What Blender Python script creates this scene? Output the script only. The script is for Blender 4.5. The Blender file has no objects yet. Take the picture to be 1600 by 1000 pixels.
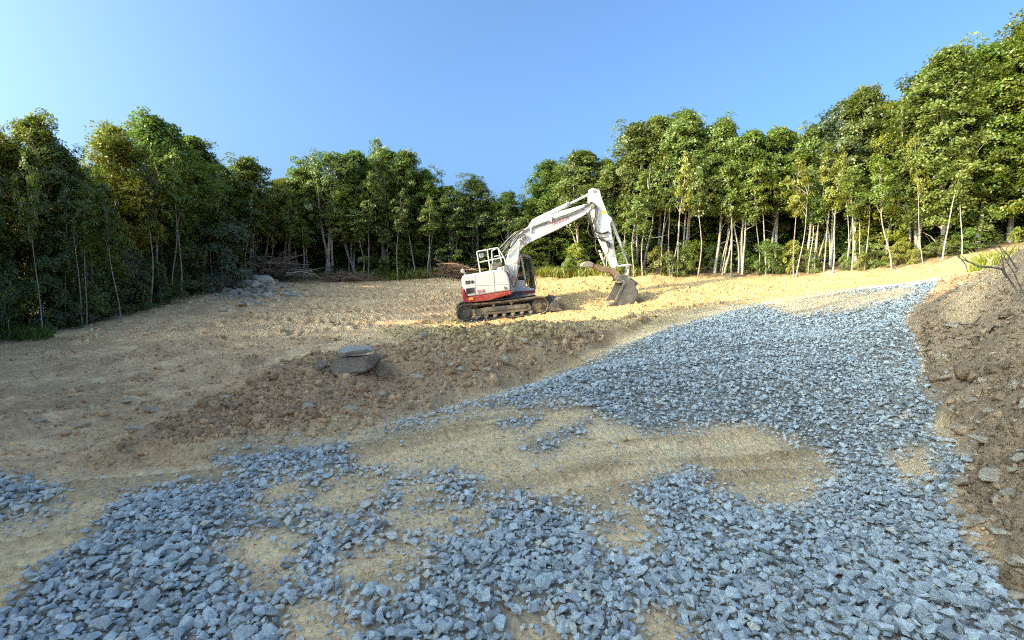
import bpy, bmesh, math, random
import numpy as np
from mathutils import Vector, Matrix

SC = bpy.context.scene
COL = SC.collection
R = math.radians
rng = np.random.default_rng(7)
random.seed(7)

# ------------------------------------------------------------------ camera, sky, sun, exposure
CAM_H = 1.6
PITCH = R(5.0)                       # looking slightly down
FPX = 800.0                          # focal length in photograph pixels (1600 wide)
cam_d = bpy.data.cameras.new('camera')
cam_d.sensor_width = 36.0
cam_d.lens = 36.0 * FPX / 1600.0
cam_d.clip_start = 0.05
cam_d.clip_end = 2000
cam = bpy.data.objects.new('camera', cam_d)
COL.objects.link(cam)
cam.location = (0, 0, CAM_H)
cam.rotation_euler = (R(90) - PITCH, 0, 0)
SC.camera = cam

SUN_ELEV = R(22.5)
SUN_AZ = math.atan2(-0.915, -0.40)    # bearing of the sun from +Y towards +X
world = bpy.data.worlds.new('World')
SC.world = world
world.use_nodes = True
wn = world.node_tree
for n in list(wn.nodes):
    wn.nodes.remove(n)
w_out = wn.nodes.new('ShaderNodeOutputWorld')
w_bg = wn.nodes.new('ShaderNodeBackground')
w_sky = wn.nodes.new('ShaderNodeTexSky')
w_sky.sky_type = 'NISHITA'
w_sky.sun_disc = False
w_sky.sun_elevation = SUN_ELEV
w_sky.sun_rotation = SUN_AZ
w_sky.altitude = 300
w_sky.air_density = 0.5
w_sky.dust_density = 10.0
w_sky.ozone_density = 4.5
w_bg.inputs['Strength'].default_value = 0.15
w_tint = wn.nodes.new('ShaderNodeMix'); w_tint.data_type = 'RGBA'; w_tint.blend_type = 'MULTIPLY'
w_tint.inputs[0].default_value = 1.0
w_tint.inputs[7].default_value = (0.74, 0.96, 0.97, 1)      # white balance of the camera, the same over the whole sky
wn.links.new(w_sky.outputs[0], w_tint.inputs[6])
wn.links.new(w_tint.outputs[2], w_bg.inputs['Color'])
wn.links.new(w_bg.outputs[0], w_out.inputs['Surface'])

sun_d = bpy.data.lights.new('sun', 'SUN')
sun_d.energy = 2.3
sun_d.angle = R(0.53)
sun_d.color = (1.0, 0.78, 0.40)
sun = bpy.data.objects.new('sun', sun_d)
COL.objects.link(sun)
sdir = Vector((math.sin(SUN_AZ) * math.cos(SUN_ELEV), math.cos(SUN_AZ) * math.cos(SUN_ELEV), math.sin(SUN_ELEV)))
sun.rotation_euler = sdir.to_track_quat('Z', 'Y').to_euler()
sun.location = (-30, -10, 20)

SC.view_settings.view_transform = 'Standard'
SC.view_settings.look = 'None'
SC.view_settings.exposure = 2.08
SC.view_settings.gamma = 1.0
SC.view_settings.use_curve_mapping = False
SC.render.engine = 'CYCLES'
SC.cycles.use_denoising = False
SC.cycles.pixel_filter_type = 'BLACKMAN_HARRIS'
SC.cycles.filter_width = 1.15
SC.cycles.sample_clamp_indirect = 4.0
SC.cycles.max_bounces = 6
SC.cycles.diffuse_bounces = 3
SC.cycles.transparent_max_bounces = 8

# ------------------------------------------------------------------ measuring helpers
CP, SP = math.cos(PITCH), math.sin(PITCH)

def P(px, py, Y):
    """World point at forward distance Y seen at photograph pixel (px, py)."""
    u = (px - 800) / FPX
    v = (500 - py) / FPX
    t = Y / (CP + v * SP)
    return np.array((u * t, Y, CAM_H + t * (v * CP - SP)))

def project(X, Y, Z):
    dz = Z - CAM_H
    d = Y * CP - dz * SP
    d = np.where(d < 0.15, 0.15, d)
    v = (Y * SP + dz * CP) / d
    return 800 + FPX * X / d, 500 - FPX * v

# ------------------------------------------------------------------ noise
def _hash(ix, iy, seed):
    h = (ix.astype(np.int64) * 374761393 + iy.astype(np.int64) * 668265263 + seed * 1442695041) & 0xFFFFFFFF
    h = ((h ^ (h >> 13)) * 1274126177) & 0xFFFFFFFF
    h = h ^ (h >> 16)
    return (h & 0xFFFF) / 65535.0

def vnoise(x, y, seed=0):
    x0 = np.floor(x); y0 = np.floor(y)
    fx = x - x0; fy = y - y0
    fx = fx * fx * (3 - 2 * fx); fy = fy * fy * (3 - 2 * fy)
    a = _hash(x0, y0, seed); b = _hash(x0 + 1, y0, seed)
    c = _hash(x0, y0 + 1, seed); d = _hash(x0 + 1, y0 + 1, seed)
    return (a + (b - a) * fx) * (1 - fy) + (c + (d - c) * fx) * fy

def fbm(x, y, octv=4, seed=0, gain=0.5):
    s = 0.0; a = 1.0; tot = 0.0
    for k in range(octv):
        ca, sa = math.cos(0.6 * k + 0.3), math.sin(0.6 * k + 0.3)
        s = s + a * (vnoise((x * ca - y * sa) * 2 ** k + 11.3 * k, (x * sa + y * ca) * 2 ** k + 5.7 * k, seed + k) * 2 - 1)
        tot += a; a *= gain
    return s / tot

def ridge(x, y, octv=3, seed=0):
    return 1 - np.abs(fbm(x, y, octv, seed)) * 2

def sstep(a, b, x):
    t = np.clip((x - a) / (b - a), 0, 1)
    return t * t * (3 - 2 * t)

# ------------------------------------------------------------------ base shape of the land (thin plate through measured points)
ctrl = []
def c(px, py, Y): ctrl.append(P(px, py, Y))
for a in [(0, 1000, 2.15), (400, 1000, 2.12), (800, 1000, 2.12), (1200, 1000, 2.1), (200, 800, 3.35), (800, 800, 3.35), (1200, 800, 3.25),
          (0, 740, 4.05), (-250, 740, 4.1), (0, 640, 6.1), (-200, 640, 6.2), (0, 545, 12.0), (250, 490, 16.5), (430, 443, 24.0), (600, 440, 27), (700, 435, 28), (850, 440, 27),
          (1000, 433, 26), (1100, 437, 25), (1200, 436, 24), (1300, 432, 22.5), (1400, 425, 20.5), (1480, 407, 19.5), (1700, 370, 18),
          (100, 560, 10.2), (300, 560, 9.9), (400, 500, 16), (500, 510, 15), (650, 500, 17.6), (800, 512, 16), (600, 470, 21.5), (300, 610, 7.6), (150, 600, 8.0),
          (735, 503, 19.9), (868, 489, 20.3), (975, 480, 21.0), (985, 481, 20.6), (1100, 456, 22.5), (1200, 447, 22.5), (940, 500, 16.5), (1000, 487, 16.5), (900, 512, 14),
          (560, 583, 8.4), (520, 600, 7.6), (450, 640, 5.95), (480, 690, 5.1), (600, 664, 5.8), (300, 705, 4.85), (700, 560, 8.9), (760, 541, 9.9), (830, 540, 9.6), (900, 527, 10.7), (960, 518, 11.4),
          (720, 640, 6.7), (830, 605, 8.3), (900, 578, 9.0), (960, 548, 10.2), (650, 600, 7.7),
          (600, 676, 4.95), (760, 627, 6.05), (900, 582, 7.5), (1000, 535, 9.3), (1050, 511, 11), (1200, 475, 13.4), (1350, 452, 14.3), (1480, 440, 14.6),
          (1500, 800, 3.02), (1500, 720, 3.75), (1450, 640, 4.85), (1420, 500, 9.0), (1425, 475, 10.4), (1200, 600, 6.25), (1200, 520, 9.7), (1000, 700, 4.5), (1590, 960, 2.16),
          (1600, 600, 4.0), (1600, 700, 3.2), (1545, 600, 4.6), (1520, 560, 5.6), (1600, 500, 5.0), (1540, 500, 6.6), (1600, 416, 6.8), (1545, 433, 8.6), (1490, 455, 10.2), (1455, 480, 9.4), (1700, 438, 5.8), (1700, 600, 3.4), (1800, 600, 3.2), (1600, 800, 2.75)]:
    c(*a)
for a in [(-60, -10, 0.2), (-30, -15, 0), (-14, -4, 0), (-60, 40, 2.0), (-30, 30, 1.6), (0, -25, -0.3), (0, -3, 0), (30, -20, 1.5), (60, 0, 4), (30, 10, 2.9), (14, 3, 1.9), (12, 11, 2.0), (60, 40, 5), (30, 40, 4.0),
          (0, 45, 3.0), (-15, 45, 3.0), (0, 90, 6), (-60, 90, 4), (60, 90, 7), (60, -30, 3), (-60, -30, 0), (16, 14, 1.9), (-2, 22, 0.15), (2, 22.5, 0.45), (7, 25.5, 1.4), (-1, 24.5, 0.6)]:
    ctrl.append(np.array(a, float))
ctrl = np.array(ctrl)

def _U(r2):
    return 0.5 * r2 * np.log(np.maximum(r2, 1e-9))

def _fit(pts, lam=0.02):
    n = len(pts)
    d2 = (pts[:, None, 0] - pts[None, :, 0]) ** 2 + (pts[:, None, 1] - pts[None, :, 1]) ** 2
    A = np.zeros((n + 3, n + 3))
    A[:n, :n] = _U(d2) + lam * np.eye(n)
    A[:n, n] = 1; A[:n, n + 1:] = pts[:, :2]
    A[n, :n] = 1; A[n + 1:, :n] = pts[:, :2].T
    b = np.zeros(n + 3); b[:n] = pts[:, 2]
    return np.linalg.solve(A, b)
TPS = _fit(ctrl)

def base_z(X, Y):
    X = np.clip(np.atleast_1d(np.asarray(X, float)), -65, 65); Y = np.clip(np.atleast_1d(np.asarray(Y, float)), -35, 95)
    out = np.empty(X.shape); n = len(ctrl)
    xf, yf, of = X.ravel(), Y.ravel(), out.ravel()
    for i in range(0, len(xf), 60000):
        x, y = xf[i:i + 60000], yf[i:i + 60000]
        d2 = (x[:, None] - ctrl[None, :, 0]) ** 2 + (y[:, None] - ctrl[None, :, 1]) ** 2
        of[i:i + 60000] = _U(d2) @ TPS[:n] + TPS[n] + TPS[n + 1] * x + TPS[n + 2] * y
    return of.reshape(X.shape)

def ground_at(px, py):
    """Where the ray through a photograph pixel first meets the land."""
    Ys = 1.0 * 1.012 ** np.arange(300)
    pts = np.array([P(px, py, Y) for Y in Ys])
    below = pts[:, 2] <= base_z(pts[:, 0], pts[:, 1])
    k = int(np.argmax(below)) if below.any() else 230
    return pts[k]

# ------------------------------------------------------------------ outlines (photograph pixels, tested on projected land points)
def poly_sd(px, py, poly):
    """Signed distance to a polygon, positive inside."""
    q = np.array(poly, float); n = len(q)
    inside = np.zeros(px.shape, bool); best = np.full(px.shape, 1e18)
    for i in range(n):
        x1, y1 = q[i]; x2, y2 = q[(i + 1) % n]
        ex, ey = x2 - x1, y2 - y1
        t = np.clip(((px - x1) * ex + (py - y1) * ey) / (ex * ex + ey * ey + 1e-9), 0, 1)
        best = np.minimum(best, (px - x1 - t * ex) ** 2 + (py - y1 - t * ey) ** 2)
        cond = ((y1 > py) != (y2 > py)) & (px < ex * (py - y1) / (ey if ey else 1e-9) + x1)
        inside ^= cond
    return np.where(inside, 1, -1) * np.sqrt(best)

GRAVEL = [(-500, 1500), (-5, 975), (44, 907), (100, 868), (153, 824), (171, 789), (219, 770), (271, 761), (330, 757), (378, 745), (360, 733), (332, 727), (420, 711), (507, 702), (569, 688), (600, 674), (760, 627), (900, 580), (1000, 535), (1050, 511), (1200, 474), (1350, 452), (1480, 437),
          (1440, 470), (1413, 500), (1440, 560), (1440, 600), (1465, 640), (1450, 670), (1508, 712), (1500, 760), (1475, 790), (1530, 860), (1600, 960), (1900, 1500)]
GRAVEL2 = [(-400, 735), (0, 738), (44, 744), (100, 763), (114, 772), (66, 798), (22, 812), (-400, 830)]
HOLES = [
    [(545, 712), (560, 690), (637, 679), (712, 654), (787, 637), (840, 634), (900, 640), (925, 655), (1010, 678), (1163, 672), (1191, 685), (1269, 721), (1301, 746), (1268, 774), (1187, 778), (1122, 766), (1086, 735), (1025, 747), (984, 764), (978, 790), (1000, 815), (952, 796), (915, 784), (862, 776), (822, 772), (753, 764), (746, 746), (675, 734), (585, 738)],
    [(503, 750), (600, 746), (602, 772), (547, 811), (477, 811), (485, 790)],
    [(407, 772), (425, 758), (477, 754), (474, 772), (435, 785), (410, 784)],
    [(398, 795), (430, 787), (460, 790), (455, 805), (410, 807)],
    [(346, 855), (394, 833), (481, 826), (547, 811), (540, 822), (481, 835), (464, 872), (455, 903), (433, 912), (394, 907), (363, 894)],
    [(551, 877), (612, 855), (656, 864), (647, 899), (599, 925), (538, 916), (534, 890)],
    [(582, 810), (640, 800), (740, 797), (755, 815), (700, 826), (625, 833), (608, 824)],
    [(785, 1010), (800, 978), (850, 968), (890, 1010), (860, 1060), (790, 1060)],
    [(1000, 960), (1060, 965), (1070, 1010), (1010, 1020)],
    [(945, 835), (1000, 824), (1010, 848), (955, 852)],
    [(621, 765), (680, 759), (684, 785), (640, 789)],
    [(464, 970), (547, 972), (540, 1015), (460, 1010)],
    [(1180, 470), (1290, 462), (1400, 452), (1430, 458), (1340, 478), (1240, 492)],
    [(1400, 720), (1440, 715), (1450, 745), (1410, 750)],
]
ISLANDS = [[(780, 670), (795, 660), (845, 652), (835, 666)], [(817, 702), (858, 682), (900, 662), (930, 655), (915, 682), (862, 712)], [(990, 772), (1030, 752), (1080, 740), (1110, 766), (1030, 792)]]
ROAD = [(-500, 860), (0, 745), (170, 745), (330, 725), (470, 700), (600, 668), (760, 620), (830, 598), (900, 566), (960, 530), (1040, 500), (1100, 480), (1250, 452), (1400, 430), (1500, 425),
        (1440, 470), (1413, 505), (1440, 600), (1465, 640), (1508, 712), (1475, 790), (1530, 860), (1600, 960), (1900, 1500), (-500, 1500)]
BANK = [(240, 700), (400, 600), (500, 560), (620, 550), (700, 530), (830, 515), (950, 510), (1010, 505), (960, 535), (900, 570), (830, 602), (740, 630), (600, 668), (450, 705), (300, 722), (100, 740)]
ORANGE = [(590, 520), (700, 495), (740, 440), (900, 425), (1100, 428), (1300, 428), (1480, 398), (1600, 380), (1600, 410), (1490, 440), (1290, 460), (1130, 480), (1030, 510), (940, 525), (740, 555), (660, 540)]
MOUND = [(1700, 350), (1600, 392), (1545, 426), (1480, 440), (1440, 470), (1413, 505), (1440, 560), (1440, 600), (1465, 640), (1508, 712), (1490, 790), (1535, 860), (1602, 955), (2000, 1000), (2600, 700), (2200, 350)]

def treeline(px):
    return np.interp(px, [-900, -300, 0, 150, 250, 340, 430, 600, 700, 850, 950, 1050, 1200, 1300, 1400, 1480, 1600, 1750, 2300],
                     [8, 11, 13.2, 15.2, 18, 22, 25.5, 28, 29, 28.5, 27.2, 26.2, 25, 23.5, 21.2, 20.2, 19.2, 17.5, 15])

_g0, _g1 = ground_at(600, 745), ground_at(1180, 655)
RUT = (_g1 - _g0)[:2] / np.linalg.norm((_g1 - _g0)[:2])
TRACKS = []
for pl in [[(430, 478), (560, 484), (720, 472)], [(440, 462), (560, 466), (700, 460)], [(380, 497), (520, 505), (640, 502), (720, 492)], [(120, 548), (330, 531), (480, 522)], [(330, 512), (480, 505), (600, 512)],
           [(150, 572), (330, 548), (470, 540)], [(60, 640), (250, 600), (400, 560), (520, 535)], [(0, 690), (180, 655), (330, 615), (430, 578)], [(40, 610), (200, 575), (350, 540)], [(0, 655), (160, 625), (300, 590), (390, 566)], [(80, 700), (240, 655), (360, 622)], [(40, 585), (200, 560), (330, 530)], [(500, 493), (620, 492), (712, 484)], [(470, 520), (600, 515), (700, 508)]]:
    TRACKS.append(np.array([ground_at(*p)[:2] for p in pl]))

def masks(X, Y):
    """What the land is made of at each point."""
    zb = base_z(X, Y)
    px, py = project(X, Y, zb)
    vis = Y > 0.4
    w = fbm(X * 1.3, Y * 1.3, 3, 3) * 16 + fbm(X * 6, Y * 6, 2, 9) * 9
    ppm = FPX / np.maximum(Y, 0.6)                              # pixels per metre, keeps edges equally ragged on the ground
    ww = w * np.clip(ppm / 200, 0.25, 1.6)
    soft = np.clip(ppm * 0.10, 2, 30)
    def m(poly, sc=1.0, off=0.0, fe=1.0):
        return np.where(vis, sstep(-1, 1, (poly_sd(px, py, poly) + off * np.clip(ppm / 200, .3, 1.5) + ww * sc) / (soft * fe)), 0)
    g = np.maximum(m(GRAVEL, 0.35), m(GRAVEL2) * 0.75)
    hole = 0
    for h in HOLES:
        hole = np.maximum(hole, m(h, 0.9, 6.0, 1.7))
    g = g * (1 - hole)
    for h in ISLANDS:
        g = np.maximum(g, m(h, 0.5) * 0.85)
    road = m(ROAD, 0.5)
    bank = m(BANK) * (1 - road)
    orange = m(ORANGE, 1.5) * (1 - g * 0.6)
    mound = m(MOUND, 0.6) * (1 - g)
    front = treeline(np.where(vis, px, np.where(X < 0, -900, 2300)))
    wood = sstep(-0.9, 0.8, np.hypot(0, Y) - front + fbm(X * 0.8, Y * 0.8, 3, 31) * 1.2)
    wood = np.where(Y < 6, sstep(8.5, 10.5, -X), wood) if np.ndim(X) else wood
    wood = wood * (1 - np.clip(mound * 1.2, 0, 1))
    pad = np.clip(1 - road - bank - mound - wood, 0, 1)
    return dict(zb=zb, g=g, road=road, bank=bank, orange=orange, mound=mound, wood=wood, pad=pad, hole=hole)

def prints(X, Y):
    """Rows of crawler cleats pressed into the graded earth: inside the row, on a cleat ridge, on the pushed-up edge."""
    band = np.zeros(X.shape); pr = np.zeros(X.shape); edge = np.zeros(X.shape)
    for it, pl in enumerate(TRACKS):
        cleats = it < 5 or it >= len(TRACKS) - 2
        a0, a1 = pl.min(0) - 0.7, pl.max(0) + 0.7
        k = (X > a0[0]) & (X < a1[0]) & (Y > a0[1]) & (Y < a1[1])
        if not k.any():
            continue
        x, y = X[k], Y[k]
        best = np.full(x.shape, 9.0); arc = np.zeros(x.shape); s0 = 0
        for p, q in zip(pl[:-1], pl[1:]):
            e = q - p; L = np.hypot(*e)
            t = np.clip(((x - p[0]) * e[0] + (y - p[1]) * e[1]) / L ** 2, 0, 1)
            d = np.hypot(x - p[0] - t * e[0], y - p[1] - t * e[1])
            arc = np.where(d < best, s0 + t * L, arc); best = np.minimum(best, d); s0 += L
        b_ = (1 - sstep(0.34, 0.50, best)) * sstep(-0.6, -0.1, fbm(x * 0.7, y * 0.7, 2, 57))
        r_ = sstep(0.25, 0.8, np.abs(((arc + best * 0.45) / 0.36) % 1 - 0.5) * 2)
        if not cleats:                                             # only the long scrape ridges are left of these rows
            edge[k] += (np.exp(-((best - 0.50) / 0.09) ** 2) + 0.8 * np.exp(-((best - 0.18) / 0.07) ** 2)) * sstep(-0.5, 0.1, fbm(x * 0.9, y * 0.9, 2, 58)) * 1.5
            continue
        band[k] = np.maximum(band[k], b_); pr[k] = np.where(b_ > 0.05, r_, pr[k]); edge[k] += np.exp(-((best - 0.50) / 0.08) ** 2)
    return band, pr, edge

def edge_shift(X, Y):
    """Ridge pattern moved sideways, for the darker line painted beside the ridges."""
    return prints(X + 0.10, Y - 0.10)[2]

def road_frame(X, Y):
    u = X * RUT[0] + Y * RUT[1]; v = -X * RUT[1] + Y * RUT[0]
    return u, v

def berms(X, Y):
    """Thin ridges squeezed up between the wheel tracks of the road."""
    u, v = road_frame(X, Y)
    out = np.zeros(X.shape)
    for k in range(26):
        v0 = -3.2 + k * 0.34 + 0.12 * math.sin(k * 2.3)
        w = 0.035 + 0.03 * abs(math.sin(k * 1.7))
        out += np.exp(-((v - v0 - 0.10 * np.sin(u * 0.7 + k)) / w) ** 2) * sstep(-0.15, 0.35, fbm(u * 0.7 + k * 7, v * 0.6, 2, 67))
    return out

def height(X, Y, M=None):
    X = np.atleast_1d(np.asarray(X, float)); Y = np.atleast_1d(np.asarray(Y, float))
    M = M or masks(X, Y)
    z = M['zb'].copy()
    far = np.clip(Y / 14, 0.5, 1.6)
    # loose broken earth
    rough = np.clip(M['bank'] * 1.0 + M['mound'] * 1.1 + M['wood'] * 0.6 + M['orange'] * (1 - M['road']) * 0.95 + M['pad'] * 0.42, 0, 1.3)
    band, pr, edge = prints(X, Y)
    rough = rough * (1 - 0.9 * band)
    z += rough * (0.085 * fbm(X * 1.1, Y * 1.1, 4, 21) + 0.05 * np.maximum(0, fbm(X * 5, Y * 5, 3, 22)) + 0.03 * np.abs(fbm(X * 11, Y * 11, 3, 24, 0.6)))
    z += 0.17 * sstep(0.15, 0.95, M['bank']) + M['bank'] * 0.07 * fbm(X * 1.8, Y * 1.8, 3, 26)
    z += M['mound'] * (0.045 * np.abs(fbm(X * 7, Y * 7, 3, 47)) + 0.20 * fbm(X * 0.75, Y * 0.75, 4, 41) + 0.10 * (ridge(X * 2.2 + Y, Y * 2.2, 3, 44) - 0.5))
    # graded pad: shallow scrapes and cleat prints
    pu = X * 0.87 + Y * 0.5; pv = -X * 0.5 + Y * 0.87
    z += M['pad'] * (0.06 * fbm(X * 0.5, Y * 0.9, 3, 51) + 0.035 * fbm(X * 2.4, Y * 5.0, 3, 52) + 0.07 * np.maximum(0, fbm(pu * 0.5, pv * 2.6, 3, 54)) + 0.035 * np.abs(fbm(pu * 2.2, pv * 5.5, 3, 56)) * far) * (1 - 0.8 * band)
    z += M['pad'] * (band * (-0.10 + 0.12 * pr) + 0.05 * edge)
    # compacted road with ruts along its run
    u = X * RUT[0] + Y * RUT[1]; v = -X * RUT[1] + Y * RUT[0]
    rr = M['road'] * (1 - M['g'] * 0.7)
    z += rr * (0.075 * fbm(u * 0.35, v * 3.2, 3, 61) + 0.022 * fbm(u * 0.3, v * 9, 2, 62) + 0.012 * np.abs(fbm(X * 9, Y * 9, 2, 63)) + 0.05 * np.maximum(0, fbm(u * 1.0, v * 3.4, 3, 66) - 0.12) + berms(X, Y) * (0.03 + 0.03 * np.abs(fbm(X * 12, Y * 12, 2, 68))))
    z += M['g'] * (0.035 * fbm(X * 1.4, Y * 1.4, 3, 71) + 0.015)
    return z

C_ROAD = np.array((.90, .585, .295)); C_PAD = np.array((.80, .485, .245)); C_ORANGE = np.array((.50, .325, .145)); C_MOUND = np.array((.36, .23, .13))
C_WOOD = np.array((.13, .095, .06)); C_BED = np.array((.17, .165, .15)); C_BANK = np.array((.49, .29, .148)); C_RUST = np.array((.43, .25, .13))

def soil_colour(X, Y, M):
    n1 = fbm(X * 0.7, Y * 0.7, 4, 81)[:, None]; n2 = fbm(X * 3.5, Y * 3.5, 3, 85)[:, None]
    col = np.ones((len(X), 3)) * C_PAD
    def mix(col, cc, w):
        w = np.clip(w, 0, 1)
        w = w[:, None] if w.ndim == 1 else w
        return col * (1 - w) + cc * w
    col = mix(col, C_PAD * 0.78, sstep(0.0, 0.5, n1))
    col = mix(col, C_PAD * 1.3, M['pad'][:, None] * sstep(0.1, 0.5, n2) * 0.6)
    col = mix(col, C_BANK, M['bank'])
    col = mix(col, C_RUST, M['bank'][:, None] * sstep(0.2, 0.55, fbm(X * 1.1 + 9, Y * 1.1, 3, 87)[:, None]) * 0.7)
    col = mix(col, C_ROAD, M['road'])
    u_, v_ = road_frame(X, Y)
    col = mix(col, C_ROAD * np.array((.64, .62, .59)), M['road'][:, None] * sstep(0.05, 0.35, fbm(u_ * 0.32, v_ * 3.0, 3, 88))[:, None] * 0.75)
    col = mix(col, C_ROAD * np.array((.55, .53, .50)), (M['road'] * np.clip(berms(X, Y), 0, 1) * 0.75)[:, None])
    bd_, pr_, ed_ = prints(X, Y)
    col = mix(col, C_PAD * np.array((.50, .48, .46)), (M['pad'] * bd_ * (1 - pr_) * 0.9)[:, None])     # shade of the cleat grooves painted into the soil colour
    col = mix(col, C_PAD * np.array((.66, .64, .62)), (M['pad'] * np.clip(edge_shift(X, Y), 0, 1) * 0.7)[:, None])  # darker line beside each pushed-up ridge
    col = mix(col, C_PAD * 1.12, (M['pad'] * bd_ * pr_ * 0.6)[:, None])  # cleat ridges painted paler, as if catching the light
    col = mix(col, C_ORANGE, M['orange'] * 0.9)
    col = mix(col, C_MOUND, M['mound'])
    col = mix(col, C_MOUND * 0.6, M['mound'][:, None] * sstep(0.05, 0.45, n1))
    col = mix(col, C_ROAD * 0.85, M['mound'][:, None] * sstep(0.25, 0.6, -n1) * 0.7)
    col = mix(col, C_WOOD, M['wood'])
    col = mix(col, C_BED, M['g'] * 0.85)
    return np.clip(col * (1 + 0.16 * n2 + 0.1 * n1), 0.01, 0.9)

# ------------------------------------------------------------------ materials
def mat(name):
    m = bpy.data.materials.new(name); m.use_nodes = True
    nt = m.node_tree
    return m, nt, nt.nodes['Principled BSDF']

def N(nt, typ, **kw):
    n = nt.nodes.new(typ)
    for k, v in kw.items():
        if k in n.inputs.keys():
            n.inputs[k].default_value = v
        else:
            setattr(n, k, v)
    return n

def mixrgb(nt, fac, a, b, blend='MIX'):
    n = nt.nodes.new('ShaderNodeMix'); n.data_type = 'RGBA'; n.blend_type = blend
    for s, v in ((0, fac), (6, a), (7, b)):
        if hasattr(v, 'is_linked') or hasattr(v, 'links'):
            nt.links.new(v, n.inputs[s])
        else:
            n.inputs[s].default_value = (tuple(v) + (1,))[:4] if s else v
    return n.outputs[2]

def ramp(nt, sock, stops):
    n = nt.nodes.new('ShaderNodeValToRGB')
    e = n.color_ramp.elements
    while len(e) < len(stops):
        e.new(0.5)
    for i, (p, cc) in enumerate(stops):
        e[i].position = p; e[i].color = (tuple(cc) + (1,))[:4]
    nt.links.new(sock, n.inputs[0])
    return n.outputs[0]

def soil_material():
    m, nt, b = mat('soil')
    L = nt.links.new
    at = N(nt, 'ShaderNodeAttribute', attribute_name='soil')
    tc = N(nt, 'ShaderNodeTexCoord')
    n1 = N(nt, 'ShaderNodeTexNoise', Scale=22.0, Detail=8.0, Roughness=0.65); L(tc.outputs['Object'], n1.inputs['Vector'])
    n2 = N(nt, 'ShaderNodeTexVoronoi', Scale=34.0); L(tc.outputs['Object'], n2.inputs['Vector'])
    g = ramp(nt, n1.outputs[0], [(0.3, (.55, .53, .51)), (0.48, (1, 1, 1)), (0.68, (1.3, 1.27, 1.2))])
    c1 = mixrgb(nt, 0.8, at.outputs['Color'], g, 'MULTIPLY')
    peb = ramp(nt, n2.outputs['Color'], [(0.0, (.75, .72, .7)), (0.6, (1, 1, 1)), (1.0, (1.35, 1.32, 1.28))])
    c2 = mixrgb(nt, 0.5, c1, peb, 'MULTIPLY')
    L(c2, b.inputs['Base Color'])
    b.inputs['Roughness'].default_value = 0.95
    b.inputs['Specular IOR Level'].default_value = 0.15
    bp = N(nt, 'ShaderNodeBump', Strength=0.5, Distance=0.025)
    add = N(nt, 'ShaderNodeMath', operation='SUBTRACT')
    L(n1.outputs[0], add.inputs[0]); L(n2.outputs['Distance'], add.inputs[1])
    L(add.outputs[0], bp.inputs['Height']); L(bp.outputs[0], b.inputs['Normal'])
    return m

def stone_material():
    m, nt, b = mat('crushed_stone')
    L = nt.links.new
    at = N(nt, 'ShaderNodeAttribute', attribute_name='tone')
    tc = N(nt, 'ShaderNodeTexCoord')
    n1 = N(nt, 'ShaderNodeTexNoise', Scale=75.0, Detail=6.0, Roughness=0.75); L(tc.outputs['Object'], n1.inputs['Vector'])
    n2 = N(nt, 'ShaderNodeTexNoise', Scale=9.0, Detail=3.0); L(tc.outputs['Object'], n2.inputs['Vector'])
    base = ramp(nt, at.outputs['Fac'], [(0.0, (.26, .255, .235)), (0.4, (.52, .505, .46)), (0.75, (.70, .68, .61)), (0.9, (.82, .795, .72)), (1.0, (.70, .56, .39))])
    sp = ramp(nt, n1.outputs[0], [(0.3, (.5, .51, .53)), (0.5, (1, 1, 1)), (0.68, (1.35, 1.35, 1.33))])
    c1 = mixrgb(nt, 0.75, base, sp, 'MULTIPLY')
    d = ramp(nt, n2.outputs[0], [(0.55, (0, 0, 0)), (0.75, (.5, .5, .5))])
    c2 = mixrgb(nt, d, c1, (.47, .42, .34))
    L(c2, b.inputs['Base Color'])
    b.inputs['Roughness'].default_value = 0.8
    b.inputs['Specular IOR Level'].default_value = 0.3
    bp = N(nt, 'ShaderNodeBump', Strength=0.5, Distance=0.006); L(n1.outputs[0], bp.inputs['Height']); L(bp.outputs[0], b.inputs['Normal'])
    return m

def rock_material(name, ca, cb, stain):
    m, nt, b = mat(name)
    L = nt.links.new
    tc = N(nt, 'ShaderNodeTexCoord')
    n1 = N(nt, 'ShaderNodeTexNoise', Scale=4.0, Detail=9.0, Roughness=0.65); L(tc.outputs['Object'], n1.inputs['Vector'])
    n2 = N(nt, 'ShaderNodeTexNoise', Scale=28.0, Detail=5.0, Roughness=0.7); L(tc.outputs['Object'], n2.inputs['Vector'])
    c1 = ramp(nt, n1.outputs[0], [(0.3, ca), (0.6, cb), (0.8, stain)])
    sp = ramp(nt, n2.outputs[0], [(0.3, (.6, .6, .6)), (0.7, (1.3, 1.3, 1.3))])
    L(mixrgb(nt, 0.7, c1, sp, 'MULTIPLY'), b.inputs['Base Color'])
    b.inputs['Roughness'].default_value = 0.9
    bp = N(nt, 'ShaderNodeBump', Strength=0.6, Distance=0.02); L(n2.outputs[0], bp.inputs['Height']); L(bp.outputs[0], b.inputs['Normal'])
    return m

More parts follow.
